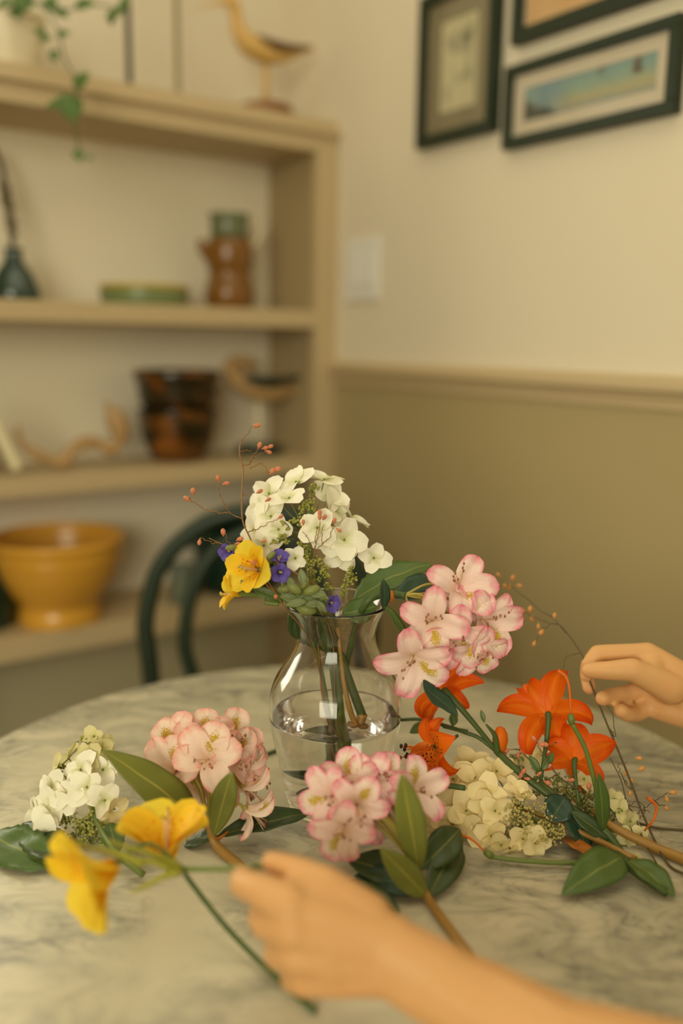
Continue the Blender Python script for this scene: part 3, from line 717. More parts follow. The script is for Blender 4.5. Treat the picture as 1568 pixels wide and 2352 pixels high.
def sprig(name, label, base, group, branches, r=.0009, mat='twig', buds=(), bmat='salmon', br=.0022, kinks=.0012, seed=0):
    rr = random.Random(seed); e = empty(name, base, label, 'twig', group)
    for i, (pts, rad) in enumerate(branches):
        cv = bez(pts, max(8, 5*len(pts)))
        if i: cv = [p if j == 0 else p+V((rr.uniform(-1, 1), rr.uniform(-1, 1), rr.uniform(-1, 1)))*kinks for j, p in enumerate(cv)]
        obj('stem' if i == 0 else 'side_twig', MB().tube(cv, [rad, rad*.6], 6), MT[mat], e)
    for p, ax in buds:
        z = V(ax).normalized(); x = z.orthogonal(); y = z.cross(x); m3 = M((x, y, z)).transposed()
        mb = MB(); mb.ball(V(p)+z*br*1.2, br*rr.uniform(.85, 1.15), 2, (.75, .75, 1.5), m3); mb.tube([V(p)-z*br*.8, V(p)+z*br*.4], [br*.25, br*.6], 6)
        obj('bud', mb, MT[bmat], e)
    return e

# ------------------------------------------------------------------ potted vine on top of the bookcase
pos, t = shelf_pos(30, .10, ZL)
e = empty('potted_vine', pos, 'white pot with a trailing green vine at the left end of the bookcase top', 'potted plant')
prp = [(.040, ZL), (.044, ZL+.004), (.056, ZL+.06), (.060, ZL+.092), (.063, ZL+.094), (.063, ZL+.104)]
obj('pot', lathe_shell(prp, pos, .005), MT['potwhite'], e)
obj('soil', MB().lathe([(.001, ZL+.085), (.054, ZL+.085), (.05, ZL+.094), (.001, ZL+.097)], 24, M.Translation((pos.x, pos.y, 0))), MT['twigdark'], e)
td = 1.55
vine = [V((pos.x, pos.y, ZL+.09)), P(80, 10, td), P(128, 60, td-.02), P(150, 140, td), P(178, 190, td), P(168, 250, td), P(184, 360, td+.02)]
stem(e, vine, .0016, 'stemdark', 36, 6, 'vine')
stem(e, [V((pos.x, pos.y, ZL+.09)), P(60, 0, td), P(140, 25, td-.02), P(200, 10, td), P(268, 22, td), P(258, 50, td)], .0014, 'stemdark', 30, 6, 'vine')
for px, py, rp, ang in ((12, 14, 26, 200), (52, 2, 24, 120), (36, 30, 16, -60), (118, 8, 18, 60), (140, 32, 18, -30), (104, 92, 15, 200), (146, 80, 15, 10), (126, 128, 14, -80), (196, 14, 24, 10), (262, 36, 22, 200), (290, 8, 20, 60), (258, 48, 10, -90), (190, 186, 24, 60), (160, 248, 32, -80), (124, 244, 18, 180), (180, 358, 14, -70), (206, 364, 9, 0), (66, 16, 18, 30), (90, 74, 14, 150)):
    c = P(px, py, td); dr = (RT*math.cos(math.radians(ang))+UP*math.sin(math.radians(ang))); l = rp*td/F
    leaf(e, c-dr*l*1.05, c+dr*l*1.05, l*1.9, D(R.uniform(-.4, .4), .5, .8), 'ivy', bend=.1, fold=.2, shape=.8, n=8)

# ------------------------------------------------------------------ pictures, switch
def picture(name, label, t0, t1, z0, z1, bw, matw, mat_m, pic_m, dep=.022):
    e = empty(name, WR((t0+t1)/2, z0, 0), label, 'picture')
    def bx(n_, a0, a1, b0, b1, c0, c1, m_):
        o = obj(n_, MB().box((a0, c0, b0), (a1, c1, b1)).mesh(n_, False), MT[m_], e, MWR); return o
    for (a0, a1, b0, b1) in ((t0, t1, z0, z0+bw), (t0, t1, z1-bw, z1), (t0, t0+bw, z0+bw, z1-bw), (t1-bw, t1, z0+bw, z1-bw)):
        bev(bx('frame_bar', a0, a1, b0, b1, .001, dep, 'frame'), .0015)
    i0, i1, j0, j1 = t0+bw, t1-bw, z0+bw, z1-bw
    for (a0, a1, b0, b1) in ((i0, i1, j0, j0+matw), (i0, i1, j1-matw, j1), (i0, i0+matw, j0+matw, j1-matw), (i1-matw, i1, j0+matw, j1-matw)):
        bx('mat_strip', a0, a1, b0, b1, .006, .0105, mat_m)
    k0, k1, l0, l1 = i0+matw, i1-matw, j0+matw, j1-matw
    mb = MB().add([WR(k0, l0, .0085), WR(k1, l0, .0085), WR(k1, l1, .0085), WR(k0, l1, .0085), WR(k0, l0, .006), WR(k1, l0, .006), WR(k1, l1, .006), WR(k0, l1, .006)],
                  [(3, 2, 1, 0), (4, 5, 6, 7), (0, 1, 5, 4), (1, 2, 6, 5), (2, 3, 7, 6), (3, 0, 4, 7)], [(0, 0), (1, 0), (1, 1), (0, 1)]*2)
    obj('print', mb.mesh('print', False), MT[pic_m], e)
    bx('glazing', i0, i1, j0, j1, .0125, .0145, 'glass')
    return e
picture('framed_picture', 'tall dark framed grey sketch, leftmost of the pictures on the cream wall', .288, .498, 1.580, 1.850, .020, .036, 'mat_grey', 'pic_sketch')
picture('framed_picture', 'wide dark framed shore scene in a white mat, lowest right picture', .523, .868, 1.543, 1.677, .0175, .0225, 'mat_white', 'pic_shore')
picture('framed_picture', 'dark framed peach picture above the shore scene, cut by the top edge', .533, .90, 1.710, 1.99, .022, .004, 'mat_white', 'pic_peach')
e = empty('light_switch', WR(.1, 1.36, 0), 'white light switch plate on the cream wall beside the bookcase', 'light switch')
bev(obj('cover_plate', MB().box((.040, .0, 1.297), (.162, .007, 1.428)).mesh('cover_plate', False), MT['switch'], e, MWR), .004, 3)
for a0 in (.062, .110): bev(obj('rocker', MB().box((a0, .006, 1.33), (a0+.032, .011, 1.395)).mesh('rocker', False), MT['switch'], e, MWR), .002)
for zz_ in (1.313, 1.412):
    for a0 in (.078, .126): obj('screw', MB().tube([WR(a0, zz_, .006), WR(a0, zz_, .0085)], .003, 10), MT['switch'], e)

# ------------------------------------------------------------------ table and chair
TC = V((.0059, .8172, 0)); TR = .4525
e = empty('round_table', TC, 'round table with a grey veined white marble top carrying the vase', 'table')
tp = [(.001, TZ-.026), (TR-.012, TZ-.026), (TR-.003, TZ-.022), (TR, TZ-.013), (TR-.003, TZ-.004), (TR-.010, TZ), (.001, TZ)]
obj('tabletop', MB().lathe(tp, 128, M.Translation((TC.x, TC.y, 0))), MT['marble'], e)
obj('pedestal', MB().lathe([(.001, .03), (.05, .03), (.035, .08), (.03, .3), (.04, .5), (.032, .62), (.05, .69), (.12, TZ-.028), (.001, TZ-.028)], 28, M.Translation((TC.x, TC.y, 0))), MT['castiron'], e)
obj('base', MB().lathe([(.001, 0), (.24, 0), (.245, .012), (.20, .03), (.06, .045), (.001, .045)], 40, M.Translation((TC.x, TC.y, 0))), MT['castiron'], e)
# bentwood chair behind the table
CX, CY = -.150, 1.555
e = empty('bentwood_chair', (CX, CY-.17, 0), 'dark green bentwood chair with a double hoop back behind the table', 'chair')
def ch(x, y, z): return V((CX+x, CY+y, z))
def hoop(hb, ht, zt, yb=.0, yt=.055, zs=.47):
    pts = []
    for sgn, seq in ((-1, range(0, 7)), (1, range(6, -1, -1))):
        for i in seq:
            v = i/6
            if v <= .5: x, z = hb+(ht-hb)*v*2, zs+(zt-.20-zs)*v*2
            else:
                a = (v-.5)*2*math.pi/2; x, z = ht*math.cos(a), zt-.20+.20*math.sin(a)
            if sgn == 1 and i == 6: continue
            pts.append(ch(sgn*x, yb+(yt-yb)*(z-zs)/(zt-zs), z))
    return bez(pts, 66)
obj('outer_hoop', MB().tube(hoop(.186, .207, .902), .0165, 12), MT['chair'], e)
obj('inner_hoop', MB().tube(hoop(.088, .134, .868, -.012, .045), .0135, 12), MT['chair'], e)
obj('seat', MB().lathe([(.001, .448), (.19, .448), (.205, .455), (.207, .465), (.2, .474), (.16, .472), (.001, .468)], 40, M.Translation((CX, CY-.19, 0))), MT['chair'], e)
for sx, sy, ty in ((-.186, .0, .07), (.186, .0, .07), (-.15, -.33, -.05), (.15, -.33, -.05)):
    obj('leg', MB().tube(bez([ch(sx*(1 if sy == 0 else .95), sy, .47), ch(sx*1.03, sy+ty*.4, .22), ch(sx*1.1, sy+ty, 0)], 10), [.0165, .013], 10), MT['chair'], e)
obj('leg_ring', MB().tube([ch(.15*math.cos(a*math.pi/12), -.18+.15*math.sin(a*math.pi/12), .22) for a in range(25)], .009, 8, False), MT['chair'], e)

# ------------------------------------------------------------------ the vase
VC = T(766, 1845); VC.z = TZ
VP = [(.0455, 0), (.047, .004), (.0525, .0235), (.0570, .047), (.0624, .071), (.0660, .090), (.0667, .108), (.0655, .122), (.0600, .137), (.0520, .150), (.0440, .164), (.0398, .176), (.0396, .186), (.0430, .198), (.0478, .2085), (.0508, .2155)]
vp = smooth_prof(VP, 4)
VT = .0028
def inr(z):
    for (r0, z0), (r1, z1) in zip(vp, vp[1:]):
        if z0 <= z <= z1: return r0+(r1-r0)*(z-z0)/max(1e-6, z1-z0)-VT
    return vp[0][0]-VT
outer = [(.0005, .0015), (.040, .0005)] + vp
inner = [(r-VT, max(z, .011)) for r, z in vp if z > .011][::-1]
lipr, lipz = vp[-1]
prof = outer + [(lipr-.0006, lipz+.0012), (lipr-.0022, lipz+.0010)] + inner + [(vp[0][0]-.006, .0105), (.0005, .010)]
vz = M.Translation((VC.x, VC.y, TZ+.0003))
va = empty('glass_vase', (VC.x, VC.y, TZ), 'clear glass vase half full of water holding the mixed bouquet', 'vase')
obj('glass_body', MB().lathe(prof, 72, vz), MT['glass'], va)
WL = .0985
wpr = [(.0005, .0098)] + [(r-VT+.0003, z) for r, z in [(vp[0][0]-.003, .0102)] + [q for q in vp if .012 < q[1] < WL]] + [(inr(WL)+.0003, WL), (inr(WL)-.003, WL-.0008), (.0005, WL-.001)]
obj('water', MB().lathe(wpr, 72, vz), MT['water'], va)
def VI(x, y, z): return V((VC.x+x, VC.y+y, TZ+z))     # inside the vase, metres from its foot centre

# ------------------------------------------------------------------ bouquet: white hydrangea
GB = 'flowers arranged in the vase'
hy = empty('hydrangea', VI(0, 0, .02), 'white hydrangea with green buds, the tallest bloom in the vase', 'flower')
stem(hy, [VI(.012, -.006, .02), VI(.004, -.002, .10), VI(-.006, 0, .19), P(716, 1330, .89), P(712, 1240, .895), P(712, 1150, .90)], [.0066, .0060, .0022], 'stem', 30, 10)
ROOT = P(712, 1230, .895)
H1 = [(680, 1108, .895, (-.45, .75, .35), 20, 42), (744, 1102, .90, (.15, .95, .25), 10, 40), (664, 1145, .865, (-.15, .85, .45), 30, 40), (618, 1134, .895, (-.4, .25, .8), 60, 42), (596, 1166, .90, (-.5, .1, .8), 20, 40), (622, 1186, .89, (-.2, .1, .95), 45, 42),
      (590, 1222, .90, (-.5, -.1, .8), 10, 40), (756, 1140, .905, (.5, .4, .6), 70, 42), (768, 1170, .90, (.7, .2, .55), 30, 42), (806, 1190, .905, (.6, .75, .1), 20, 40), (728, 1212, .862, (-.1, .15, 1), 50, 42), (750, 1238, .872, (.0, -.1, 1), 20, 38),
      (790, 1240, .87, (.3, .05, .95), 80, 48), (782, 1272, .875, (.2, -.4, .85), 30, 40), (678, 1282, .86, (-.1, .0, 1), 65, 27), (796, 1300, .885, (.9, -.3, .15), 60, 32), (858, 1282, .90, (.1, .2, .95), 75, 36), (606, 1252, .885, (-.4, -.2, .85), 15, 36), (640, 1216, .88, (-.3, 0, .95), 0, 36)]
for i, (x, y, d, f, a, s) in enumerate(H1): hyd_floret(hy, x, y, d, f, a, s*1.16, 'white', i, ROOT.lerp(P(x, y, d), .35))
bud_cluster(hy, [(716, 1126, .885, 22, 40), (706, 1165, .88, 26, 60), (690, 1205, .875, 26, 60), (664, 1205, .872, 20, 30), (640, 1240, .87, 26, 50), (690, 1250, .868, 24, 50), (722, 1285, .866, 28, 70), (738, 1320, .866, 24, 60), (712, 1320, .866, 18, 30), (806, 1322, .872, 26, 60), (790, 1350, .872, 18, 30), (744, 1350, .87, 16, 24), (740, 1190, .88, 18, 24)], 'buds', .9, .0015, 3)
leaf(hy, P(808, 1384, .90), P(992, 1296, .93), .040, D(-.1, .75, .5), 'leafmid', bend=.16, fold=.15, serr=1, n=22)
leaf(hy, VI(-.034, .012, .038), VI(.020, .022, .030), .018, V((0, -.5, .8)), 'leafdark', bend=.1)  # leaf added to stand in for dark refraction in the water
leaf(hy, VI(-.030, -.010, .022), VI(.026, -.004, .026), .022, V((0, -.5, .8)), 'leafdark', bend=.1)  # second added leaf, for the same dark refraction
leaf(hy, VI(.006, -.024, .212), P(866, 1392, .868), .026, D(0, .4, .8), 'leafmid', bend=-.12, fold=.1, n=12)

# thin red-budded twig rising at the left
def b3(x, y, d, ax=(0, 1, .2)): return (P(x, y, d), D(*ax))
TWG = 'wiry twigs with salmon buds'
q = lambda *a: P(*a)
sprig('budded_twig', 'wiry brown twig with salmon buds rising left of the white hydrangea', VI(-.02, -.01, .05), TWG, [
    ([VI(.01, -.012, .03), VI(-.012, -.02, .12), VI(-.022, -.012, .19), q(600, 1330, .852), q(578, 1246, .87), q(557, 1195, .88), q(556, 1130, .89), q(558, 1078, .90), q(550, 1040, .905), q(554, 1012, .91)], .0011),
    ([q(557, 1193, .88), q(524, 1177, .88), q(503, 1178, .88), q(476, 1172, .88), q(440, 1150, .88), q(436, 1144, .88)], .0007),
    ([q(522, 1175, .88), q(508, 1143, .88), q(501, 1122, .88), q(504, 1106, .88)], .0006),
    ([q(557, 1070, .90), q(573, 1064, .90), q(580, 1045, .90), q(596, 1030, .90)], .0006),
    ([q(552, 1036, .90), q(576, 1034, .90)], .0005), ([q(576, 1062, .90), q(592, 1045, .90), q(612, 1034, .90)], .0005),
    ([q(574, 1078, .90), q(596, 1064, .90), q(622, 1090, .90)], .0005), ([q(554, 1140, .89), q(580, 1130, .89)], .0005),
    ([q(570, 1222, .875), q(600, 1210, .865), q(638, 1192, .858)], .0005), ([q(554, 1012, .91), q(570, 995, .915), q(580, 980, .92)], .0005)],
    buds=[b3(584, 978, .92, (1, .1, 0)), b3(594, 1028, .90, (.4, 1, 0)), b3(604, 1030, .90, (1, .2, 0)), b3(616, 1028, .9, (1, .5, 0)), b3(612, 1036, .9, (1, -.4, 0)), b3(622, 1086, .90, (.6, .8, 0)), b3(632, 1080, .9, (.9, .5, 0)), b3(630, 1104, .9, (1, -.6, .3)), b3(443, 1134, .88, (0, 1, 0)), b3(434, 1148, .88, (-.8, .5, 0)), b3(514, 1112, .88, (1, .3, 0)), b3(502, 1104, .88, (-.2, 1, 0)), b3(612, 1150, .855, (.8, .5, .4)), b3(592, 1131, .86, (.8, .4, .4)), b3(640, 1190, .858, (.7, .5, .2))], seed=1)
sprig('budded_twig', 'wiry twig with salmon buds arching below the violet bells at left', VI(-.02, -.02, .06), TWG, [
    ([VI(.0, -.02, .05), VI(-.02, -.022, .17), q(650, 1390, .845), q(590, 1300, .865), q(540, 1262, .87), q(505, 1248, .875), q(480, 1236, .88)], .0008),
    ([q(540, 1262, .87), q(524, 1244, .87), q(516, 1228, .87)], .0005), ([q(505, 1248, .875), q(490, 1248, .875), q(462, 1236, .875)], .0005), ([q(530, 1252, .87), q(545, 1244, .87)], .0005), ([q(560, 1275, .87), q(565, 1256, .87)], .0005)],
    buds=[b3(513, 1228, .87, (-.1, 1, 0)), b3(459, 1240, .875, (-.2, -1, 0)), b3(546, 1240, .87, (1, .4, 0)), b3(565, 1254, .86, (.8, .1, .4)), b3(540, 1252, .868, (.8, .3, .3)), b3(602, 1244, .858, (.6, .2, .6))], seed=2)
sprig('budded_twig', 'wiry forked twig with salmon buds in front of the white hydrangea', VI(.0, -.02, .1), TWG, [
    ([VI(.008, -.02, .04), VI(.0, -.024, .12), VI(-.004, -.026, .19), q(716, 1352, .848), q(722, 1270, .848), q(732, 1220, .848), q(735, 1198, .848)], .0006),
    ([q(722, 1265, .848), q(740, 1250, .848), q(738, 1228, .848), q(742, 1208, .848)], .0005), ([q(740, 1250, .848), q(758, 1230, .848), q(764, 1211, .848), q(774, 1215, .848)], .0005), ([q(718, 1262, .848), q(704, 1232, .848), q(696, 1222, .848)], .0005), ([q(722, 1266, .848), q(726, 1232, .848), q(732, 1206, .848)], .0005)],
    buds=[b3(734, 1192, .848, (0, 1, 0)), b3(734, 1182, .848, (0, 1, 0)), b3(742, 1192, .848, (.6, .8, 0)), b3(767, 1200, .848, (.2, 1, 0)), b3(774, 1216, .848, (1, -.5, 0)), b3(696, 1204, .85, (0, 1, 0))], br=.0018, seed=3)
sprig('budded_twig', 'bare brown twig lying across the vase mouth beside the violet bells', q(618, 1280, .845), TWG, [([q(614, 1276, .846), q(650, 1300, .842), q(690, 1322, .842), q(718, 1338, .845), q(740, 1366, .85), VI(0, -.01, .18)], .0010), ([q(640, 1294, .843), q(628, 1296, .842)], .0005)], buds=[b3(580, 1294, .838, (.3, .3, .9)), b3(634, 1372, .84, (0, .3, 1))], seed=4, kinks=.0004)

# yellow freesia in the vase
yf = empty('yellow_freesia', VI(-.01, 0, .05), 'yellow freesia with two open blooms on the left rim of the vase', 'flower')
jn = P(654, 1376, .86)
stem(yf, [VI(.0, .012, .03), VI(-.01, .0, .12), VI(-.026, -.012, .19), jn], [.0026, .0018], 'stem', 20)
def trumpet(parent, px, py, d, face, angs, size, tones, joint, tube_l=.022, seed=0, tmat='stem', st=True, smat='stamen', amat='rimyellow'):
    rr = random.Random(seed); fc = D(*face); L = size*d/F*1.2; org = P(px, py, d)-fc*L*.55
    bk = org - fc*tube_l
    f = obj('bloom', MB().tube(bez([V(joint), bk - fc*.004, bk, org-fc*.004, org+fc*L*.12], 16), [.0013, .0014, .0018, .0028, .0034, .0036], 9) if False else MB().tube(bez([V(joint), bk, org, org+fc*L*.14], 18), [.0014+.0026*(i/18)**2 for i in range(19)], 9), MT[tmat], parent)
    for k, a in enumerate(angs):
        t_ = tones[k % len(tones)]; me = PET[t_][(seed+k) % len(PET[t_])]
        obj('petal', me, None, f, fmat(org, fc, a, L*rr.uniform(.94, 1.06)))
    if st: stamens(f, org+fc*L*.1, fc, rr.uniform(0, 360), L*.75, 5, .22, smat, amat, .0005, .1, .0013, seed)
    return f
trumpet(yf, 572, 1304, .842, (-.50, .15, .85), (100, 40, -20, -75, -140, 165), 78, ('yellow', 'yellowdeep'), jn, .03, 1)
trumpet(yf, 522, 1362, .850, (-.92, .12, .30), (90, 30, -30, -90, -150, 150), 48, ('yellowdeep', 'yellow'), P(612, 1384, .858), .02, 2)
stem(yf, [P(640, 1388, .858), P(624, 1386, .858), P(606, 1383, .858)], .0024, 'stem', 8)
for x0, y0, x1, y1 in ((654, 1376, 575, 1350), (650, 1384, 600, 1352)): leaf(yf, P(x0, y0, .86), P(x1, y1, .858), .011, D(0, .3, 1), 'leafmid', n=8)

# violet bells with rounded grey green leaves and pods
vb = empty('violet_bellflower', VI(-.01, -.01, .05), 'violet bellflower stem with pale green pods at the vase mouth', 'flower')
stem(vb, [VI(.01, .004, .03), VI(-.004, -.012, .15), VI(-.012, -.02, .20), P(690, 1360, .845), P(652, 1330, .845), P(628, 1290, .845)], [.0026, .0016], 'stemdark', 24)
def bell(px, py, d, face, ang, size, joint, seed=0, angs=None):
    fc = D(*face); L = size*d/F*1.2; org = P(px, py, d)-fc*L*.5
    f = obj('bloom', MB().tube(bez([V(joint), org-fc*.006, org+fc*.002], 10), [.0010, .0022], 7), MT['stemdark'], vb)
    for k, a in enumerate(angs or [ang+72*i for i in range(5)]):
        obj('petal', PET['violet'][(seed+k) % 2], None, f, fmat(org, fc, a, L))
    stamens(f, org, fc, ang, L*.6, 4, .2, 'stamen', 'rimyellow', .0004, .1, .0008, seed)
bell(643, 1316, .838, (.15, .0, 1), 80, 30, P(655, 1335, .848), 1)
bell(641, 1281, .845, (.1, .7, .6), 90, 30, P(632, 1300, .85), 2)
bell(524, 1268, .866, (-.2, -.3, .8), 100, 30, P(560, 1290, .866), 3)
bell(762, 1386, .832, (.6, -.15, .75), 60, 28, P(722, 1370, .845), 4)
for i, (x, y, ang, l, w_) in enumerate(((716, 1356, 20, 22, 26), (728, 1364, -10, 22, 26), (690, 1366, 200, 26, 22), (676, 1352, 150, 22, 20), (706, 1378, -20, 24, 22), (722, 1388, 5, 22, 20), (704, 1400, -10, 26, 20), (680, 1386, 190, 26, 22), (664, 1374, 170, 24, 22), (746, 1378, -30, 20, 18), (668, 1342, 120, 22, 20), (694, 1326, 100, 20, 20), (656, 1352, 190, 20, 16), (738, 1394, -50, 18, 16), (622, 1276, 40, 14, 16), (616, 1290, 200, 14, 16), (530, 1258, 10, 14, 18), (560, 1344, -60, 14, 14), (700, 1340, 60, 16, 18))):
    c = P(x, y, .836+.012*R.random()); dr = RT*math.cos(math.radians(ang))+UP*math.sin(math.radians(ang)); l = l*.84/F
    if i % 3 == 0 or i in (14, 15, 16):
        z = dr; x_ = z.orthogonal().normalized(); y_ = z.cross(x_); m3 = M((x_, y_, z)).transposed()
        obj('seed_pod', MB().ball(c, l*.95, 2, (.55, .55, 1), m3), MT['calyx'], vb)
    else: leaf(vb, c-dr*l, c+dr*l, w_*.84/F, D(R.uniform(-.3, .3), .5, .8), 'leafgrey', bend=.15, fold=.25, n=8)
for x, y, x1, y1 in ((668, 1400, 692, 1470), (700, 1410, 726, 1490), (716, 1400, 752, 1500), (690, 1405, 700, 1480), (730, 1420, 776, 1520)):
    leaf(vb, P(x, y, .872), P(x1, y1, .892), .020, D(R.uniform(-.4, .4), .2, 1), 'leafdark', bend=.1, n=8)
# bare bundle stems seen in the water
cf = empty('cut_stem', VI(.02, 0, .012), 'thick green cut stem with a knobbly tan end inside the vase', 'stem')
stem(cf, [P(780, 1500, .885), P(800, 1560, .888), P(826, 1630, .892), P(832, 1646, .893)], [.0042, .0046], 'stemdark', 14, 10)
obj('stem_end', MB().tube(bez([P(832, 1640, .893), P(826, 1660, .893), P(816, 1668, .892), P(800, 1666, .89)], 10), [.0055, .0065, .0055, .004], 10).ball(P(834, 1676, .89), .0058, 2).ball(P(812, 1670, .888), .005, 2), MT['woodstem'], cf)
stem(cf, [P(776, 1440, .885), P(788, 1560, .882), P(806, 1640, .885), P(820, 1668, .888)], [.0022, .003], 'woodstem', 14, 8, 'side_stem')

# ------------------------------------------------------------------ rhododendron hanging out of the vase on the right
GR = 'pink rhododendron trusses'
rv = empty('rhododendron', VI(.03, -.01, .1), 'pink rhododendron truss hanging over the right rim of the vase', 'flower')
J = P(905, 1364, .875)
stem(rv, [VI(-.006, .01, .03), VI(.002, .004, .10), VI(.016, -.004, .18), P(838, 1388, .862), P(872, 1368, .866), J, P(930, 1368, .87)], [.0032, .0030, .0034], 'stemdark', 30, 9)
obj('bud_scale', MB().ball(P(896, 1370, .868), .006, 2, (.7, .7, 1.1)), MT['bract'], rv)
J2 = P(930, 1366, .872)
VR = [(1060, 1345, .875, (.15, .35, .9), -45, 86, [-45, 2, 60, 158, -100]), (992, 1432, .852, (-.1, -.05, 1), -78, 82, [-78, -8, 84, 152, 220]), (1126, 1428, .872, (.4, -.05, .9), -64, 84, [-64, 5, 44, 120, -115]),
      (950, 1526, .848, (-.05, -.35, .93), -28, 90, [-28, 25, 100, 180, 256]), (1054, 1470, .862, (.1, -.25, .95), -52, 84, [-52, 10, 90, 170, 245]), (1100, 1500, .872, (.3, -.5, .8), -55, 70, [-55, 10, 90, 160, 240]), (1036, 1396, .90, (.3, .2, -.5), 0, 70, None), (1096, 1392, .895, (.6, .4, .2), 40, 70, None)]
for i, (x, y, d, f, b_, s, an) in enumerate(VR): rhodo_floret(rv, J2, x, y, d, f, b_, s, 'pink', .5, i, an, .0012)
leaf(rv, P(908, 1372, .875), P(1012, 1342, .91), .03, D(0, .5, .8), 'leafblue', bend=.2)
leaf(rv, P(880, 1330, .862), P(880, 1400, .858), .014, D(.6, .2, .7), 'leafblue', bend=.1, n=8)
leaf(rv, P(878, 1386, .862), P(938, 1486, .85), .016, D(.8, .2, .5), 'leafmid', bend=.05, fold=.4)
leaf(rv, P(972, 1562, .852), P(1052, 1646, .846), .020, D(.5, .5, .7), 'leafblue', bend=-.12, fold=.2, wave=.04)

# ------------------------------------------------------------------ rhododendron lying at the left
rl = empty('rhododendron', T(487, 1935), 'peach pink rhododendron truss lying on the table left of the vase', 'flower')
JL = T(489, 1925, .010); JT = P(478, 1880, .846)
stem(rl, [T(600, 2040, .0045), T(556, 1994, .0045), T(505, 1950, .0075), JL, JT], [.0048, .0040], 'woodstem', 18, 10)
LR = [(474, 1742, .835, (.05, .35, .93), 72, 80, [72, 20, -62, 128, 180]), (466, 1690, .865, (-.05, .6, .75), 90, 72, [90, 30, -30, 150, 215]), (388, 1772, .845, (-.35, .15, .9), 70, 80, [72, 10, -70, 130, 200]), (402, 1708, .868, (-.4, .4, .8), 140, 70, [140, 80, 20, 200, -90]),
      (538, 1692, .870, (.4, .5, .75), 75, 68, None), (548, 1742, .858, (.6, .1, .75), 40, 72, [60, 0, -50, 120, 190]), (584, 1778, .866, (.85, -.1, .3), 20, 62, None), (586, 1820, .858, (.75, -.4, -.1), 0, 64, None), (520, 1790, .868, (.2, -.2, -.6), 0, 66, None), (440, 1800, .872, (-.2, -.3, -.6), 200, 66, None)]
for i, (x, y, d, f, b_, s, an) in enumerate(LR): rhodo_floret(rl, JT, x, y, d, f, b_, s, 'peach', .2, i+20, an, .0012, i not in (8, 9))
rhodo_floret(rl, JL, 588, 1872, .845, (.75, -.55, -.25), 0, 62, 'peach', .2, 33, None, .0012)
leaf(rl, P(455, 1884, .838), P(234, 1722, .80), .036, D(.35, .55, .75), 'leaf', bend=.10, fold=.12, shape=.8, n=18)
leaf(rl, JL, P(532, 1772, .815), .024, D(.1, .3, .95), 'leaf', bend=.06, fold=.12, shape=1.3, n=16)
leaf(rl, JL, T(712, 1868, .014), .030, D(-.1, .85, .4), 'leafdark', bend=.06, fold=.25, shape=1.3, n=16)
leaf(rl, JL, P(420, 1930, .86), .028, D(0, .8, .5), 'leafdark', bend=.1)
obj('leaf_bud', MB().tube(bez([T(496, 1930, .01), T(514, 1918, .012), T(536, 1900, .012)], 8), [.002, .006, .0055, .0008], 9), MT['bract'], rl)

# ------------------------------------------------------------------ rhododendron lying in the middle
rc_ = empty('rhododendron', T(960, 2000), 'bright pink rhododendron truss lying in front of the vase', 'flower')
JC = P(946, 1975, .780); JB = T(982, 2062, .006)
stem(rc_, [T(1180, 2320, .0045), T(1100, 2222, .0045), T(1030, 2130, .0045), JB, P(958, 2010, .776), JC], [.0042, .0034], 'woodstem', 26, 10)
CR = [(752, 1832, .782, (-.35, .15, .92), 205, 74, [195, 128, 75, -60, 260]), (786, 1914, .762, (-.15, -.25, .95), 240, 80, [240, -75, 5, 80, 175]), (800, 1796, .80, (-.1, .45, .85), 95, 78, [92, 30, 150, 215, -40]), (846, 1800, .80, (.1, .4, .9), 60, 76, [110, 60, 10, -60, 190]), (886, 1784, .81, (.2, .6, .7), 70, 70, None), (968, 1816, .80, (.45, .3, .8), 40, 84, [100, 25, -55, 165, 230]), (820, 1856, .775, (0, .1, 1), 100, 74, [60, 0, -70, 130, 200]), (960, 1880, .812, (.5, -.3, .3), 0, 60, None), (880, 1850, .815, (.2, -.1, -.5), 0, 70, None), (840, 1880, .80, (-.1, -.3, -.4), 0, 62, None)]
for i, (x, y, d, f, b_, s, an) in enumerate(CR): rhodo_floret(rc_, JC, x, y, d, f, b_, s, 'pink', .3, i+40, an, .0013, i < 7)
leaf(rc_, P(963, 2012, .772), P(922, 1776, .745), .026, D(.05, .3, .95), 'leaf', bend=.06, fold=.12, shape=1.15, n=18)
leaf(rc_, JB, P(872, 1948, .752), .024, D(-.1, .5, .85), 'leaf', bend=.08, fold=.12, shape=1.0, n=16)
leaf(rc_, P(962, 2000, .785), T(1056, 1904, .03), .030, D(.3, .6, .7), 'leafdark', bend=.22, fold=.25, shape=1.1, n=16)
leaf(rc_, JB, T(1050, 1925, .012), .030, D(.3, .7, .6), 'leafdark', bend=.15, fold=.2)
leaf(rc_, P(970, 2030, .785), T(796, 1975, .016), .034, D(-.2, .8, .5), 'leafdark', bend=.1, fold=.2)
leaf(rc_, T(990, 2050, .006), T(812, 2012, .008), .028, D(-.2, .8, .5), 'leafblue', bend=.1, fold=.2)
leaf(rc_, T(800, 2020, .006), T(920, 2096, .005), .018, D(0, .9, .4), 'leafdark', bend=.08)

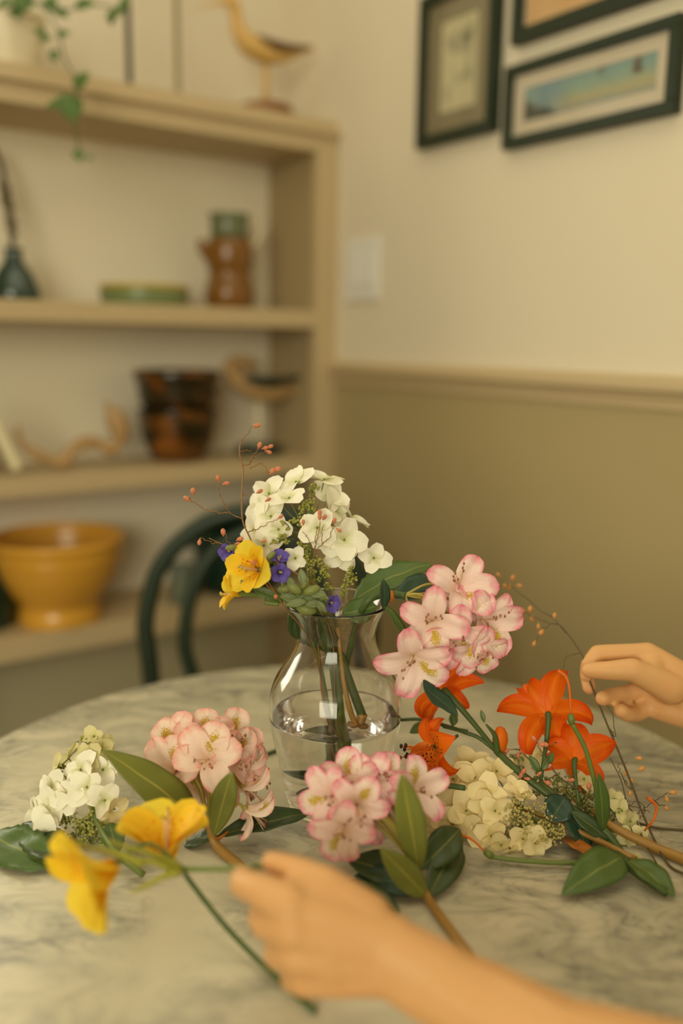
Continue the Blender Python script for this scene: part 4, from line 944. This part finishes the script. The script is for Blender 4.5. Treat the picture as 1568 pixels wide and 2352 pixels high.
# ------------------------------------------------------------------ hydrangea lying at the left
GH = 'hydrangea heads'
hl = empty('hydrangea', T(190, 1930), 'white hydrangea head lying at the left edge of the table', 'flower')
RL = P(210, 1850, .865)
stem(hl, [T(330, 2010, .006), T(260, 1950, .02), RL, P(216, 1740, .90)], [.003, .002], 'stem', 18)
H2 = [(216, 1692, .90, (.1, .6, .7), 30, 24, 'greenwhite'), (246, 1706, .905, (.6, .3, .5), 30, 22, 'greenwhite'), (190, 1718, .895, (-.5, .8, .2), 20, 36, 'greenwhite'), (158, 1742, .885, (-.7, .6, .2), 20, 38, 'greenwhite'), (203, 1738, .875, (-.2, .3, .9), 40, 36, 'greenwhite'), (186, 1768, .862, (-.25, .5, .8), 75, 42, 'white'), (200, 1808, .852, (0, .25, .95), 40, 44, 'white'), (132, 1770, .88, (-.8, .4, .3), 20, 40, 'greenwhite'), (118, 1812, .86, (-.4, .35, .85), 60, 44, 'white'), (122, 1842, .85, (-.3, .2, .9), 20, 42, 'white'), (84, 1866, .862, (-.8, .1, .5), 40, 36, 'white'), (106, 1898, .845, (-.3, -.05, .95), 30, 42, 'white'), (105, 1918, .838, (-.1, -.1, 1), 0, 44, 'white'), (160, 1830, .85, (-.1, .4, .9), 10, 38, 'white'), (240, 1838, .848, (.4, 0, .9), 60, 40, 'white'), (262, 1858, .85, (.6, -.2, .7), 30, 38, 'cream'), (236, 1768, .87, (.3, .4, .85), 20, 34, 'white'), (232, 1722, .89, (.3, .4, .8), 50, 30, 'greenwhite')]
for i, (x, y, d, f, a, s, tn) in enumerate(H2): hyd_floret(hl, x, y, d, f, a, s*1.12, tn, i+30, RL.lerp(P(x, y, d), .4))
bud_cluster(hl, [(206, 1706, .90, 26, 40), (176, 1800, .875, 34, 60), (160, 1880, .858, 34, 80), (200, 1890, .852, 36, 100), (230, 1890, .856, 36, 80), (170, 1920, .848, 34, 60), (240, 1860, .866, 34, 50), (220, 1770, .885, 30, 40), (210, 1930, .845, 40, 60), (165, 1760, .89, 22, 30)], 'buds', .9, .0015, 5)
leaf(hl, T(120, 1995, .005), T(-30, 1915, .010), .045, D(0, .8, .5), 'leafmid', bend=.05, fold=.2, serr=1, n=18)
leaf(hl, T(150, 1985, .010), T(52, 1890, .012), .036, D(0, .8, .5), 'leafdark', bend=.05, fold=.2, serr=1, n=18)
leaf(hl, T(270, 1960, .012), P(250, 1890, .838), .022, D(.2, .5, .8), 'leafmid', bend=.15, fold=.2, serr=1, n=14)

# ------------------------------------------------------------------ hydrangea lying at the right of the middle
hr = empty('hydrangea', T(1130, 1950), 'cream hydrangea head with fuzzy centre lying right of the pink truss', 'flower')
RR = P(1180, 1850, .875)
stem(hr, [T(1460, 1975, .006), T(1340, 1915, .012), RR, P(1090, 1840, .875)], [.0034, .0022], 'woodstem', 18)
H3 = [(1040, 1790, .895, (-.2, .5, .8), 20, 44), (1090, 1786, .89, (0, .6, .75), 60, 46), (1080, 1752, .915, (-.1, .8, .5), 10, 38), (1140, 1772, .895, (.1, .7, .65), 30, 42), (1010, 1830, .89, (-.5, .3, .8), 10, 40), (1044, 1842, .875, (-.2, .2, .95), 50, 44), (1070, 1862, .865, (-.1, .1, 1), 20, 44), (1000, 1870, .88, (-.6, .1, .75), 40, 38), (1040, 1892, .866, (-.2, -.05, .95), 10, 42), (1118, 1820, .865, (.0, .3, .95), 70, 42), (1136, 1862, .858, (.05, .1, 1), 40, 38), (1092, 1900, .856, (-.05, -.1, 1), 15, 40), (1128, 1920, .850, (.0, -.2, 1), 60, 38), (1150, 1940, .848, (.1, -.3, .9), 20, 36), (1172, 1958, .846, (.1, -.5, .8), 0, 30), (1200, 1926, .845, (.05, -.1, 1), 50, 36), (1230, 1936, .842, (.2, -.1, .95), 10, 38), (1180, 1812, .875, (.2, .6, .7), 20, 34), (1198, 1826, .87, (.2, .8, .5), 60, 30), (1110, 1850, .862, (-.1, .2, 1), 0, 36), (1164, 2000, .83, (0, .9, .4), 20, 26), (1016, 1912, .87, (-.4, -.3, .8), 70, 34)]
for i, (x, y, d, f, a, s) in enumerate(H3): hyd_floret(hr, x, y, d, f, a, s*1.12, 'cream', i+60, RR.lerp(P(x, y, d), .4))
bud_cluster(hr, [(1192, 1860, .856, 38, 130), (1226, 1880, .850, 40, 140), (1190, 1900, .848, 34, 110), (1262, 1896, .850, 36, 110), (1244, 1924, .846, 30, 70), (1180, 1835, .87, 22, 30), (1110, 1900, .875, 30, 40), (1080, 1860, .89, 36, 30), (1270, 1930, .856, 26, 40), (1150, 1900, .866, 26, 40)], 'buds_cream', 1.0, .0013, 6)
obj('dry_leaf', leaf_mesh(T(1366, 1972, .01), P(1290, 1924, .86), .018, D(.3, .6, .7), .1), MT['bract'], hr)
# greener head behind it
hb = empty('hydrangea', T(1330, 1900), 'greenish hydrangea head under the orange lilies at the right', 'flower')
RB = P(1340, 1850, .90)
stem(hb, [T(1590, 1982, .006), T(1500, 1945, .006), P(1400, 1895, .865), RB, P(1290, 1810, .915)], [.0052, .0046, .003], 'woodstem', 22, 10)
H4 = [(1340, 1790, .90, (.1, .6, .7), 20, 36), (1200, 1745, .95, (0, .5, .8), 20, 30), (1245, 1735, .945, (0, .5, .8), 50, 32), (1410, 1836, .89, (.3, .5, .8), 20, 26), (1426, 1862, .885, (.4, .3, .8), 60, 34), (1446, 1886, .88, (.4, .2, .8), 30, 32), (1290, 1745, .94, (.1, .6, .7), 10, 28), (1440, 1925, .862, (.2, .5, .8), 10, 28), (1470, 1920, .866, (.3, .5, .8), 40, 26), (1476, 1985, .835, (.1, .8, .5), 20, 30), (1520, 1990, .838, (.1, .8, .5), 60, 26)]
for i, (x, y, d, f, a, s) in enumerate(H4): hyd_floret(hb, x, y, d, f, a, s*.95, 'greenwhite', i+90, RB.lerp(P(x, y, d), .4))
bud_cluster(hb, [(1180, 1750, .945, 30, 50), (1216, 1808, .905, 26, 40), (1300, 1800, .895, 40, 110), (1340, 1830, .89, 40, 110), (1290, 1840, .892, 34, 70), (1376, 1850, .888, 36, 80), (1330, 1870, .885, 34, 70), (1410, 1860, .89, 30, 50), (1370, 1900, .88, 34, 50), (1250, 1790, .905, 26, 40), (1400, 1900, .88, 26, 30)], 'buds_dark', .9, .0014, 8)
leaf(hb, P(1300, 1830, .872), P(1262, 1888, .858), .030, D(-.2, .4, .9), 'leafblue', bend=.12, fold=.2)
leaf(hb, P(1310, 1850, .874), P(1345, 1955, .846), .032, D(.3, .4, .8), 'leafblue', bend=.12, fold=.2)

# ------------------------------------------------------------------ orange lilies
def lily(parent, px, py, d, face, angs, size, tones, joint, seed=0, st=True, smat='orange_stamen', amat='dark_anther', sl=.95, sd=0, back=.35, pr=.0016):
    rr = random.Random(seed); fc = D(*face); L = size*d/F*1.25; org = P(px, py, d)-fc*L*back
    j = V(joint); f = obj('bloom', MB().tube(bez([j, j.lerp(org, .6)-fc*.006, org-fc*.004, org+fc*.003], 15), [pr, pr, pr*1.2, pr*2.0], 8), MT['stemdark'], parent)
    for k, a in enumerate(angs):
        t_ = tones[k % len(tones)]; me = PET[t_][(seed+k) % len(PET[t_])]
        obj('petal', me, None, f, fmat(org, fc, a, L*rr.uniform(.94, 1.06)))
    if st: stamens(f, org+fc*L*.08, fc, sd, L*sl, 7, .26, smat, amat, .0007, .25, .0018, seed)
    return f
oa = empty('orange_lily', T(1430, 1985), 'orange lily stalk whose blooms lie just right of the vase', 'flower')
NA = P(1142, 1728, .905)
stem(oa, [T(1445, 1990, .006), P(1380, 1925, .858), P(1290, 1850, .872), P(1200, 1780, .888), NA], [.0042, .0034], 'stemdark', 22, 10)
lily(oa, 978, 1722, .862, (-.72, -.05, .55), (75, 20, -25, -80, 130, -140), 82, ('orange', 'orangespeck'), P(1050, 1690, .90), 1, True, sd=180)
lily(oa, 1000, 1572, .93, (-.35, .2, -.6), (0, 45, 130, -35, -110, 215), 92, ('orange', 'orange'), NA, 2, False, pr=.0022)
obj('bud', MB().tube(bez([NA, P(1136, 1690, .90), P(1116, 1664, .897)], 10), [.004, .0125, .0105, .006, .001], 10), MT['stemdark'], oa)
obj('bud', MB().tube(bez([P(1072, 1682, .915), P(1050, 1676, .92), P(1016, 1670, .925)], 10), [.003, .0090, .0085, .004, .001], 10), MT['stemdark'], oa)
obj('petal_tip', MB().ball(P(1148, 1700, .908), .008, 2, (1, 1, 1.9)), MT['orange'], oa)
stem(oa, [NA, P(1100, 1695, .91), P(1066, 1682, .915)], .0022, 'stemdark', 8)
stem(oa, [P(1070, 1682, .915), P(1000, 1660, .935), P(960, 1652, .945), P(916, 1654, .95)], [.0022, .0018], 'stemdark', 12)
leaf(oa, P(985, 1662, .935), P(940, 1684, .93), .012, D(0, .6, .7), 'leafmid', n=8)
leaf(oa, P(978, 1656, .94), P(985, 1626, .945), .008, D(0, .2, .9), 'leafmid', n=8)
leaf(oa, P(1040, 1668, .925), P(1040, 1636, .93), .010, D(.2, .2, .9), 'leafmid', n=8)
leaf(oa, P(1112, 1660, .90), P(1104, 1630, .902), .005, D(0, 0, 1), 'leafmid', n=6)
ob = empty('orange_lily', T(1440, 1975), 'orange lily stalk with open blooms beside the reaching fingers', 'flower')
NB = P(1385, 1905, .855)
stem(ob, [T(1530, 2050, .005), T(1450, 1995, .006), P(1420, 1950, .845), NB, P(1330, 1870, .866), P(1240, 1800, .885)], [.0042, .0036], 'stemdark', 22, 10)
lily(ob, 1262, 1656, .885, (.02, .34, -.9), (125, 78, -4, -66, -112, 172), 120, ('orange', 'orange'), P(1240, 1800, .885), 3, False, back=-.15, pr=.0017)
lily(ob, 1318, 1752, .89, (.35, .15, -.75), (95, 160, 30, -40, -80, 200), 92, ('orangewide', 'orange'), P(1330, 1850, .875), 4, False, back=-.1)
leaf(ob, P(1240, 1775, .88), P(1214, 1734, .885), .008, D(0, .3, .9), 'leafmid', n=8)
leaf(ob, P(1244, 1770, .88), P(1272, 1728, .885), .008, D(0, .3, .9), 'leafmid', n=8)
# spent flower stalks with a curled orange style
for i, (pts, sty) in enumerate((([NB, P(1366, 1800, .85), P(1342, 1716, .848), P(1313, 1662, .846)], [P(1310, 1640, .846), P(1308, 1590, .848), P(1300, 1556, .85), P(1280, 1540, .852)]),
                                ([T(1400, 1975, .008), T(1300, 1982, .006), T(1190, 1976, .006), T(1130, 1968, .007)], [T(1112, 1955, .010), T(1080, 1926, .020), T(1040, 1914, .026), T(1006, 1922, .024), T(988, 1932, .018)]))):
    s_ = stem(ob, pts, [.0024, .0022], 'stem', 18, 8, 'spent_stalk')
    obj('ovary', MB().tube([pts[-1], pts[-1].lerp(sty[0], .5), sty[0]], [.0030, .0036, .0026], 9), MT['stem'], s_)
    obj('style', MB().tube(bez(sty, 16), [.0009, .0009, .0011, .0019], 7), MT['orange_stamen'], s_)
leaf(ob, P(1384, 1910, .852), P(1374, 1774, .835), .0155, D(.1, .3, .95), 'leafmid', bend=.06, fold=.2, n=14)
leaf(ob, T(1432, 1968, .012), T(1288, 2058, .006), .036, D(0, .75, .6), 'leafmid', bend=.14, fold=.2, shape=.75, n=16)
leaf(ob, T(1440, 1975, .012), T(1550, 2062, .004), .026, D(.2, .7, .6), 'leafmid', bend=.14, fold=.3, n=14)
leaf(ob, P(1400, 1930, .85), P(1310, 1862, .858), .016, D(-.2, .6, .8), 'leafdark', bend=.05, fold=.2)
obj('style', MB().tube(bez([T(1480, 1908, .01), T(1502, 1880, .026), T(1506, 1850, .03), T(1486, 1832, .03)], 12), [.0009, .0018], 7), MT['orange_stamen'], ob)

# ------------------------------------------------------------------ twigs at the right
GT = 'dry twigs at the right of the table'
sprig('dry_twig', 'long dry twig pinched by the far fingers, leaning up to the left', P(1345, 1545, .905), GT, [
    ([T(1575, 2010, .003), T(1530, 1980, .003), P(1480, 1880, .87), P(1440, 1775, .885), P(1386, 1645, .922), P(1364, 1590, .927), P(1344, 1535, .924), P(1334, 1500, .932), P(1290, 1440, .96), P(1268, 1432, .965)], .0012),
    ([P(1268, 1432, .965), P(1246, 1448, .97), P(1228, 1474, .97)], .0005), ([P(1300, 1455, .955), P(1270, 1420, .975), P(1232, 1395, .985), P(1150, 1330, 1.0)], .0006), ([P(1262, 1430, .965), P(1230, 1420, .975), P(1205, 1405, .98)], .0005), ([P(1330, 1500, .935), P(1300, 1510, .93), P(1290, 1540, .93)], .0004), ([P(1396, 1670, .90), P(1412, 1690, .90), P(1404, 1640, .905), P(1394, 1620, .905)], .0006)],
    mat='twigdark', bmat='paleorange', br=.0021, buds=[b3(1148, 1324, 1.0, (-.6, .6, 0)), b3(1160, 1340, 1.0, (0, -1, 0)), b3(1176, 1332, 1.0, (.3, 1, 0)), b3(1188, 1344, 1.0, (1, -.3, 0)), b3(1170, 1344, 1.0, (0, -1, 0)), b3(1204, 1404, .98, (-1, .2, 0)), b3(1216, 1404, .98, (.2, 1, 0)), b3(1220, 1416, .98, (.3, -1, 0)), b3(1236, 1434, .97, (0, -1, 0)), b3(1272, 1418, .97, (.2, 1, 0)), b3(1246, 1448, .97, (-.6, -.8, 0)), b3(1228, 1474, .97, (-.4, -1, 0))], seed=11)
def tsprig(label, base, main, sides, buds, seed, bmat='salmon', r=.0008):
    return sprig('dry_twig', label, base, GT, [(main, r)] + [(s_, .0005) for s_ in sides], mat='twigdark', bmat=bmat, br=.0022, buds=buds, seed=seed)
tsprig('branching dry twig lying at the far right beside the curled style', T(1500, 1900), [T(1520, 2005, .004), T(1478, 1930, .006), T(1460, 1880, .012), T(1440, 1845, .022), P(1425, 1790, .90), P(1400, 1740, .905)],
    [[P(1440, 1800, .90), P(1420, 1762, .90), P(1436, 1750, .90)], [P(1462, 1870, .885), P(1490, 1850, .885), P(1520, 1828, .885), P(1540, 1822, .885)], [P(1470, 1880, .885), P(1480, 1860, .885), P(1466, 1840, .885), P(1444, 1850, .885)], [P(1500, 1838, .885), P(1516, 1850, .885), P(1526, 1848, .885)], [P(1444, 1850, .885), P(1470, 1858, .885), P(1492, 1866, .885)], [P(1430, 1790, .9), P(1446, 1812, .9), P(1452, 1800, .9)], [P(1478, 1912, .87), P(1440, 1908, .87), P(1430, 1912, .87)]],
    [b3(1462, 1741, .89, (1, -.1, 0)), b3(1434, 1780, .90, (.5, .8, 0)), b3(1468, 1768, .90, (.8, .4, 0)), b3(1448, 1800, .9, (.3, 1, 0)), b3(1540, 1820, .885, (1, 0, 0)), b3(1530, 1830, .885, (.2, -1, 0)), b3(1526, 1852, .885, (.6, -.6, 0)), b3(1448, 1828, .885, (-.2, 1, 0)), b3(1400, 1734, .905, (-.6, .4, 0))], 12, 'paleorange')
tsprig('small budded twig lying over the greenish hydrangea under the orange blooms', P(1290, 1820, .88), [P(1360, 1838, .868), P(1320, 1810, .87), P(1280, 1780, .872), P(1256, 1740, .875), P(1250, 1700, .878)],
    [[P(1256, 1740, .875), P(1236, 1715, .876), P(1230, 1700, .876)], [P(1280, 1780, .872), P(1240, 1796, .872), P(1222, 1800, .872)], [P(1250, 1706, .878), P(1268, 1690, .878)], [P(1300, 1796, .87), P(1330, 1770, .87)], [P(1252, 1720, .876), P(1278, 1704, .876)]],
    [b3(1238, 1710, .872, (.8, .1, .3)), b3(1246, 1708, .872, (.8, -.2, .3)), b3(1260, 1762, .87, (.2, .6, .6)), b3(1234, 1780, .87, (.6, .6, .3)), b3(1194, 1786, .875, (.2, .8, .3)), b3(1198, 1776, .875, (.6, .8, .3)), b3(1206, 1788, .875, (.6, .1, .6)), b3(1252, 1796, .868, (1, -.3, .3)), b3(1306, 1792, .868, (.7, .2, .4)), b3(1230, 1700, .876, (-.6, .6, 0)), b3(1352, 1812, .866, (0, 1, 0))], 13)
tsprig('small budded twig poking out between the lily bud and orange blooms', P(1190, 1760, .91), [P(1240, 1770, .90), P(1210, 1740, .908), P(1190, 1722, .912), P(1172, 1722, .912)],
    [[P(1190, 1722, .912), P(1198, 1716, .912)], [P(1200, 1730, .91), P(1170, 1738, .91)]], [b3(1168, 1722, .912, (-.8, -.3, 0)), b3(1192, 1730, .91, (-.4, -.6, .4)), b3(1198, 1726, .91, (.8, -.2, 0)), b3(1160, 1732, .912, (-.6, -.4, 0))], 14)
st_ = empty('thin_stem', T(1500, 1900), 'thin bare brown stem lying flat at the right table edge', 'stem', None)
stem(st_, [T(1590, 1908, .002), T(1500, 1900, .002), T(1420, 1874, .006)], .0012, 'twigdark', 10, 6)
# a loose green stem lying behind the left truss, seen by the vase
st_ = empty('thin_stem', T(610, 1730), 'short green stem end lying left of the vase behind the truss', 'stem', None)
stem(st_, [T(560, 1742, .0022), T(600, 1735, .0022), T(640, 1722, .0022)], .0022, 'stemdark', 8)
st_ = empty('cut_stem', T(1050, 1808), 'short green cut stem end between pink petals and cream hydrangea', 'stem', None)
stem(st_, [P(985, 1798, .865), P(1020, 1803, .86), P(1068, 1810, .852)], [.0030, .0028], 'stemdark', 8)

# ------------------------------------------------------------------ yellow flowers held in the near hand
yl = empty('yellow_alstroemeria', P(430, 1996, .70), 'yellow alstroemeria stalk held by the near hand', 'flower')
JY = P(424, 1996, .70)
stem(yl, [JY, P(480, 1996, .685), P(545, 1994, .665), P(600, 1990, .648), P(660, 2010, .655), P(740, 2080, .665)], [.0022, .0022], 'stem', 18)
trumpet(yl, 376, 1906, .725, (-.06, .93, .22), (174, 152, 128, 104, 82, 58, 34, 8), 124, ('yellow', 'yellowdeep', 'yellowdeep'), JY, .012, 5, 'stem', True, 'stamen', 'bract')
trumpet(yl, 190, 2030, .655, (-.66, -.24, .70), (112, 62, -5, -62, -106, 165), 136, ('yellowwide', 'yellow', 'yellowdeep'), JY, .03, 6, 'stem', False)
for x0, y0, x1, y1, w_, d0, d1 in ((410, 1990, 250, 1930, 24, .70, .67), (400, 2000, 290, 1965, 26, .695, .665), (410, 2004, 300, 2050, 22, .69, .66), (330, 1985, 170, 1935, 20, .68, .66), (418, 2000, 330, 1950, 18, .70, .69)):
    a_, b_ = P(x0, y0, d0), P(x1, y1, d1)
    obj('bud', MB().tube(bez([a_, a_.lerp(b_, .35)+V((0, 0, .002)), a_.lerp(b_, .75), b_], 12), [.003, .0085, .0105, .0070, .0010], 10), MT['budgreen'], yl)
s2 = [JY+V((0, 0, -.004)), P(448, 2040, .71), P(520, 2130, .705), T(620, 2232, .006), T(724, 2324, .0035)]
stem(yl, s2, [.0020, .0024], 'stemdark', 20, 8, 'second_stalk')

# ------------------------------------------------------------------ the person
def bone(mb, a, b, ra, rb, fl=None):
    a, b = V(a), V(b); L = (b-a).length; n = max(2, int(L/(min(ra, rb)*.17)))
    for i in range(n+1):
        u_ = i/n; mb.ball(a.lerp(b, u_), ra+(rb-ra)*u_, 2)
def chain(mb, pts, rads):
    for i in range(len(pts)-1): bone(mb, pts[i], pts[i+1], rads[i], rads[i+1])
pm = MB()
# near (left) hand: back of the hand towards the viewer
h = .60
W1 = P(905, 2150, h+.004); W2 = P(880, 2238, h+.002)
mcp = [P(664, 2080, h-.002), P(672, 2138, h-.008), P(680, 2196, h-.006), P(702, 2246, h+.002)]
pip = [P(600, 2046, h+.010), P(612, 2120, h+.016), P(640, 2190, h+.018), P(674, 2248, h+.022)]
dip = [P(560, 2030, h+.024), P(596, 2104, h+.044), P(640, 2170, h+.046), P(684, 2222, h+.044)]
tip = [P(556, 2018, h+.032), P(618, 2074, h+.054), P(664, 2140, h+.054), P(706, 2196, h+.052)]
fr = [(.0150, .0118, .0104, .0092), (.0138, .0118, .0096, .0084), (.0128, .0112, .0090, .0080), (.0120, .0100, .0082, .0074)]
for k in range(4):
    w_ = W1.lerp(W2, .12+k*.26)
    bone(pm, w_, mcp[k], .0175, .0128); chain(pm, [mcp[k], pip[k], dip[k], tip[k]], fr[k])
    if k < 3: bone(pm, mcp[k].lerp(w_, .1), mcp[k+1].lerp(w_, .1), .0118, .0112); bone(pm, mcp[k].lerp(w_, .45), mcp[k+1].lerp(W2, .4), .0145, .0145)
TH = [P(842, 2110, h+.012), P(752, 2034, h+.014), P(684, 2000, h+.024), P(624, 1980, h+.034)]
bone(pm, P(646, 2054, h+.006), P(740, 2050, h+.010), .0105, .012)
chain(pm, TH, (.0185, .0128, .0100, .0080)); bone(pm, TH[1], mcp[0].lerp(W1, .25), .0105, .0115); bone(pm, TH[0], mcp[0].lerp(W1, .4), .0165, .014)
WR1 = W1.lerp(W2, .5)
EL = V((.262, .400, .805)); FM = P(1130, 2330, .585)
for o_, r0 in ((.26, .0195), (.5, .021), (.74, .0195)): bone(pm, W1.lerp(W2, o_), P(1010, 2262, .595)+(W2-W1)*(o_-.5)*.9, r0*1.02, .0225)
chain(pm, [P(1010, 2262, .595), FM, P(1300, 2440, .56), EL], (.0255, .031, .037, .040))
# far (right) hand: thumb and fingertips towards the viewer
g = .915
wr = [P(1580, 1562, g), P(1580, 1606, g+.004), P(1578, 1640, g+.006)]
rm = [P(1486, 1500, g+.010), P(1480, 1530, g+.024), P(1484, 1580, g+.026), P(1492, 1622, g+.022)]
rp = [P(1372, 1500, g+.012), P(1360, 1520, g+.034), P(1440, 1592, g+.024), P(1462, 1640, g+.016)]
rd = [P(1350, 1528, g+.012), P(1348, 1552, g+.030), P(1400, 1600, g+.012), P(1440, 1640, g+.006)]
rt = [P(1346, 1552, g+.012), P(1353, 1580, g+.022), P(1384, 1604, g+.004), P(1426, 1632, g+.000)]
rf = [(.0112, .0090, .0082, .0072), (.0110, .0088, .0080, .0074), (.0102, .0094, .0088, .0082), (.0098, .0090, .0086, .0080)]
for k in range(4):
    w_ = wr[0].lerp(wr[2], k/3); bone(pm, w_, rm[k], .0155, .0118); chain(pm, [rm[k], rp[k], rd[k], rt[k]], rf[k])
    if k < 3: bone(pm, rm[k].lerp(w_, .1), rm[k+1].lerp(w_, .1), .0105, .0105); bone(pm, rm[k].lerp(w_, .5), rm[k+1].lerp(w_, .5), .0135, .0135)
tb = [P(1540, 1580, g-.006), P(1452, 1538, g-.014), P(1396, 1540, g-.012), P(1352, 1539, g-.004)]
chain(pm, tb, (.0175, .0122, .0100, .0084)); bone(pm, tb[1].lerp(tb[0], .4), rm[0].lerp(wr[0], .2), .0125, .0115); bone(pm, tb[0], rm[2].lerp(wr[1], .4), .0150, .0140)
bone(pm, wr[2], rm[3].lerp(wr[2], .3), .0165, .0135)
ER = V((.640, .770, .84))
wc = P(1640, 1615, g+.002)
for i in range(3): bone(pm, wr[i], wc+(wr[i]-wr[1])*.8, .0165, .020)
chain(pm, [wc, wc.lerp(ER, .5), ER], (.025, .034, .038))
# trunk, out of the picture beyond the table's right edge
SL, SR = V((.500, .245, 1.06)), V((.760, .560, 1.08)); NK = V((.645, .392, 1.14)); PV = V((.72, .36, .56)); CH = V((.655, .395, .98))
chain(pm, [EL, SL], (.040, .046)); chain(pm, [ER, SR], (.038, .046))
chain(pm, [SL, NK.lerp(CH, .3), SR], (.052, .075, .052)); chain(pm, [SL.lerp(CH, .35), CH, PV], (.085, .10, .11)); chain(pm, [SR.lerp(CH, .35), CH.lerp(PV, .5), PV], (.085, .095, .11))
HDc = V((.615, .41, 1.30)); chain(pm, [NK, V((.63, .40, 1.22))], (.055, .052)); pm.ball(HDc+V((0, 0, .02)), .088, 3, (1, .86, 1.1)); pm.ball(HDc+V((-.03, .01, -.055)), .058, 3, (1, .9, 1))
nose = HDc + V((-.095, .012, -.02)); chain(pm, [nose+V((.014, 0, .03)), nose], (.010, .014))
def solid(mb, vox, it):
    me = mb.mesh('tmp'); o = bpy.data.objects.new('tmp', me); COL.objects.link(o)
    r_ = o.modifiers.new('r', 'REMESH'); r_.mode = 'VOXEL'; r_.voxel_size = vox; r_.use_smooth_shade = True
    s_ = o.modifiers.new('s', 'SMOOTH'); s_.factor = .5; s_.iterations = it
    dg = bpy.context.evaluated_depsgraph_get(); out = bpy.data.meshes.new_from_object(o.evaluated_get(dg))
    bpy.data.objects.remove(o); bpy.data.meshes.remove(me)
    out.polygons.foreach_set('use_smooth', [True]*len(out.polygons)); return out
LEGS = []
for sg in (-1, 1):
    off = V((.10, -.085, 0))*sg*-1 if False else V((.055*sg, .075*sg, 0))
    hp = PV+off+V((-.02, .01, -.03)); kn = V((.40, .50, .50))+off*1.25; an = V((.44, .47, .095))+off*1.25; to = an+V((-.13, .06, -.055))
    LEGS.append((hp, kn, an, to)); chain(pm, [hp, kn, an], (.075, .052, .034)); chain(pm, [an, an+V((.02, -.01, -.055)), to], (.034, .030, .026))
    pm.ball(HDc+V((.0, .078*sg, -.012)), .020, 2, (.8, .5, 1.2))
chain(pm, [HDc+V((-.075, -.012, -.062)), HDc+V((-.075, .032, -.062))], (.010, .010))
pme = solid(pm, .0022, 6); pme.name = 'person'
pe = obj('person', pme, MT['skin'])
tag(pe, 'person at the table holding a yellow flower stalk and a dry twig', 'person')
def nail(c, nrm, along, l, w_):
    n_ = V(nrm).normalized(); a_ = V(along); a_ = (a_-n_*a_.dot(n_)).normalized(); s_ = n_.cross(a_)
    m3 = M((s_, a_, n_)).transposed(); obj('fingernail', MB().ball(c, 1, 2, (w_, l, .0012), m3), MT['nail'], pe)
nail(P(1362, 1537, g-.004)-FWD*.0080+UP*.0012, D(-.1, .25, .95), tb[3]-tb[2], .0062, .0046)
nail(tip[0]+D(-.4, .2, .9)*.0078, D(-.5, .2, .85), tip[0]-dip[0], .0052, .0044)
sm_ = MB()
chain(sm_, [EL.lerp(SL, .25), SL], (.052, .058)); chain(sm_, [ER.lerp(SR, .25), SR], (.050, .058))
chain(sm_, [SL, NK.lerp(CH, .35), SR], (.062, .085, .062)); chain(sm_, [SL.lerp(CH, .35), CH, PV], (.097, .115, .125)); chain(sm_, [SR.lerp(CH, .35), CH.lerp(PV, .5), PV], (.097, .108, .125))
obj('shirt', solid(sm_, .006, 4), MT['shirt'], pe)
tm = MB(); fm = MB()
for hp, kn, an, to in LEGS:
    chain(tm, [PV+V((0, 0, -.01)), hp, kn, an+V((0, 0, .03))], (.115, .09, .066, .050)); chain(fm, [an+V((.02, -.01, -.056)), to+V((0, 0, -.002))], (.036, .032))
obj('trousers', solid(tm, .006, 4), MT['hair'], pe); obj('shoes', solid(fm, .005, 3), MT['castiron'], pe)
for sg in (-1, 1): obj('eye', MB().ball(HDc+V((-.073, .012+.030*sg, .012)), .011, 2), MT['dark_anther'], pe)
hm = MB(); hm.ball(HDc+V((.018, 0, .04)), .094, 3, (1, .95, 1.05)); chain(hm, [HDc+V((.06, 0, .02)), HDc+V((.085, 0, -.06)), HDc+V((.085, 0, -.13))], (.06, .05, .03))
obj('hair', solid(hm, .006, 4), MT['hair'], pe)
# the stool the person sits on
sl_ = empty('stool', (PV.x, PV.y, 0), 'plain wooden stool under the person, beyond the right edge of view', 'stool')
obj('seat', MB().lathe([(.001, .405), (.17, .405), (.18, .415), (.178, .432), (.16, .44), (.001, .438)], 32, M.Translation((PV.x, PV.y, 0))), MT['wood'], sl_)
for i in range(4):
    a = math.pi/4+i*math.pi/2; obj('leg', MB().tube([V((PV.x+math.cos(a)*.13, PV.y+math.sin(a)*.13, .41)), V((PV.x+math.cos(a)*.17, PV.y+math.sin(a)*.17, 0))], [.016, .013], 10), MT['wood'], sl_)
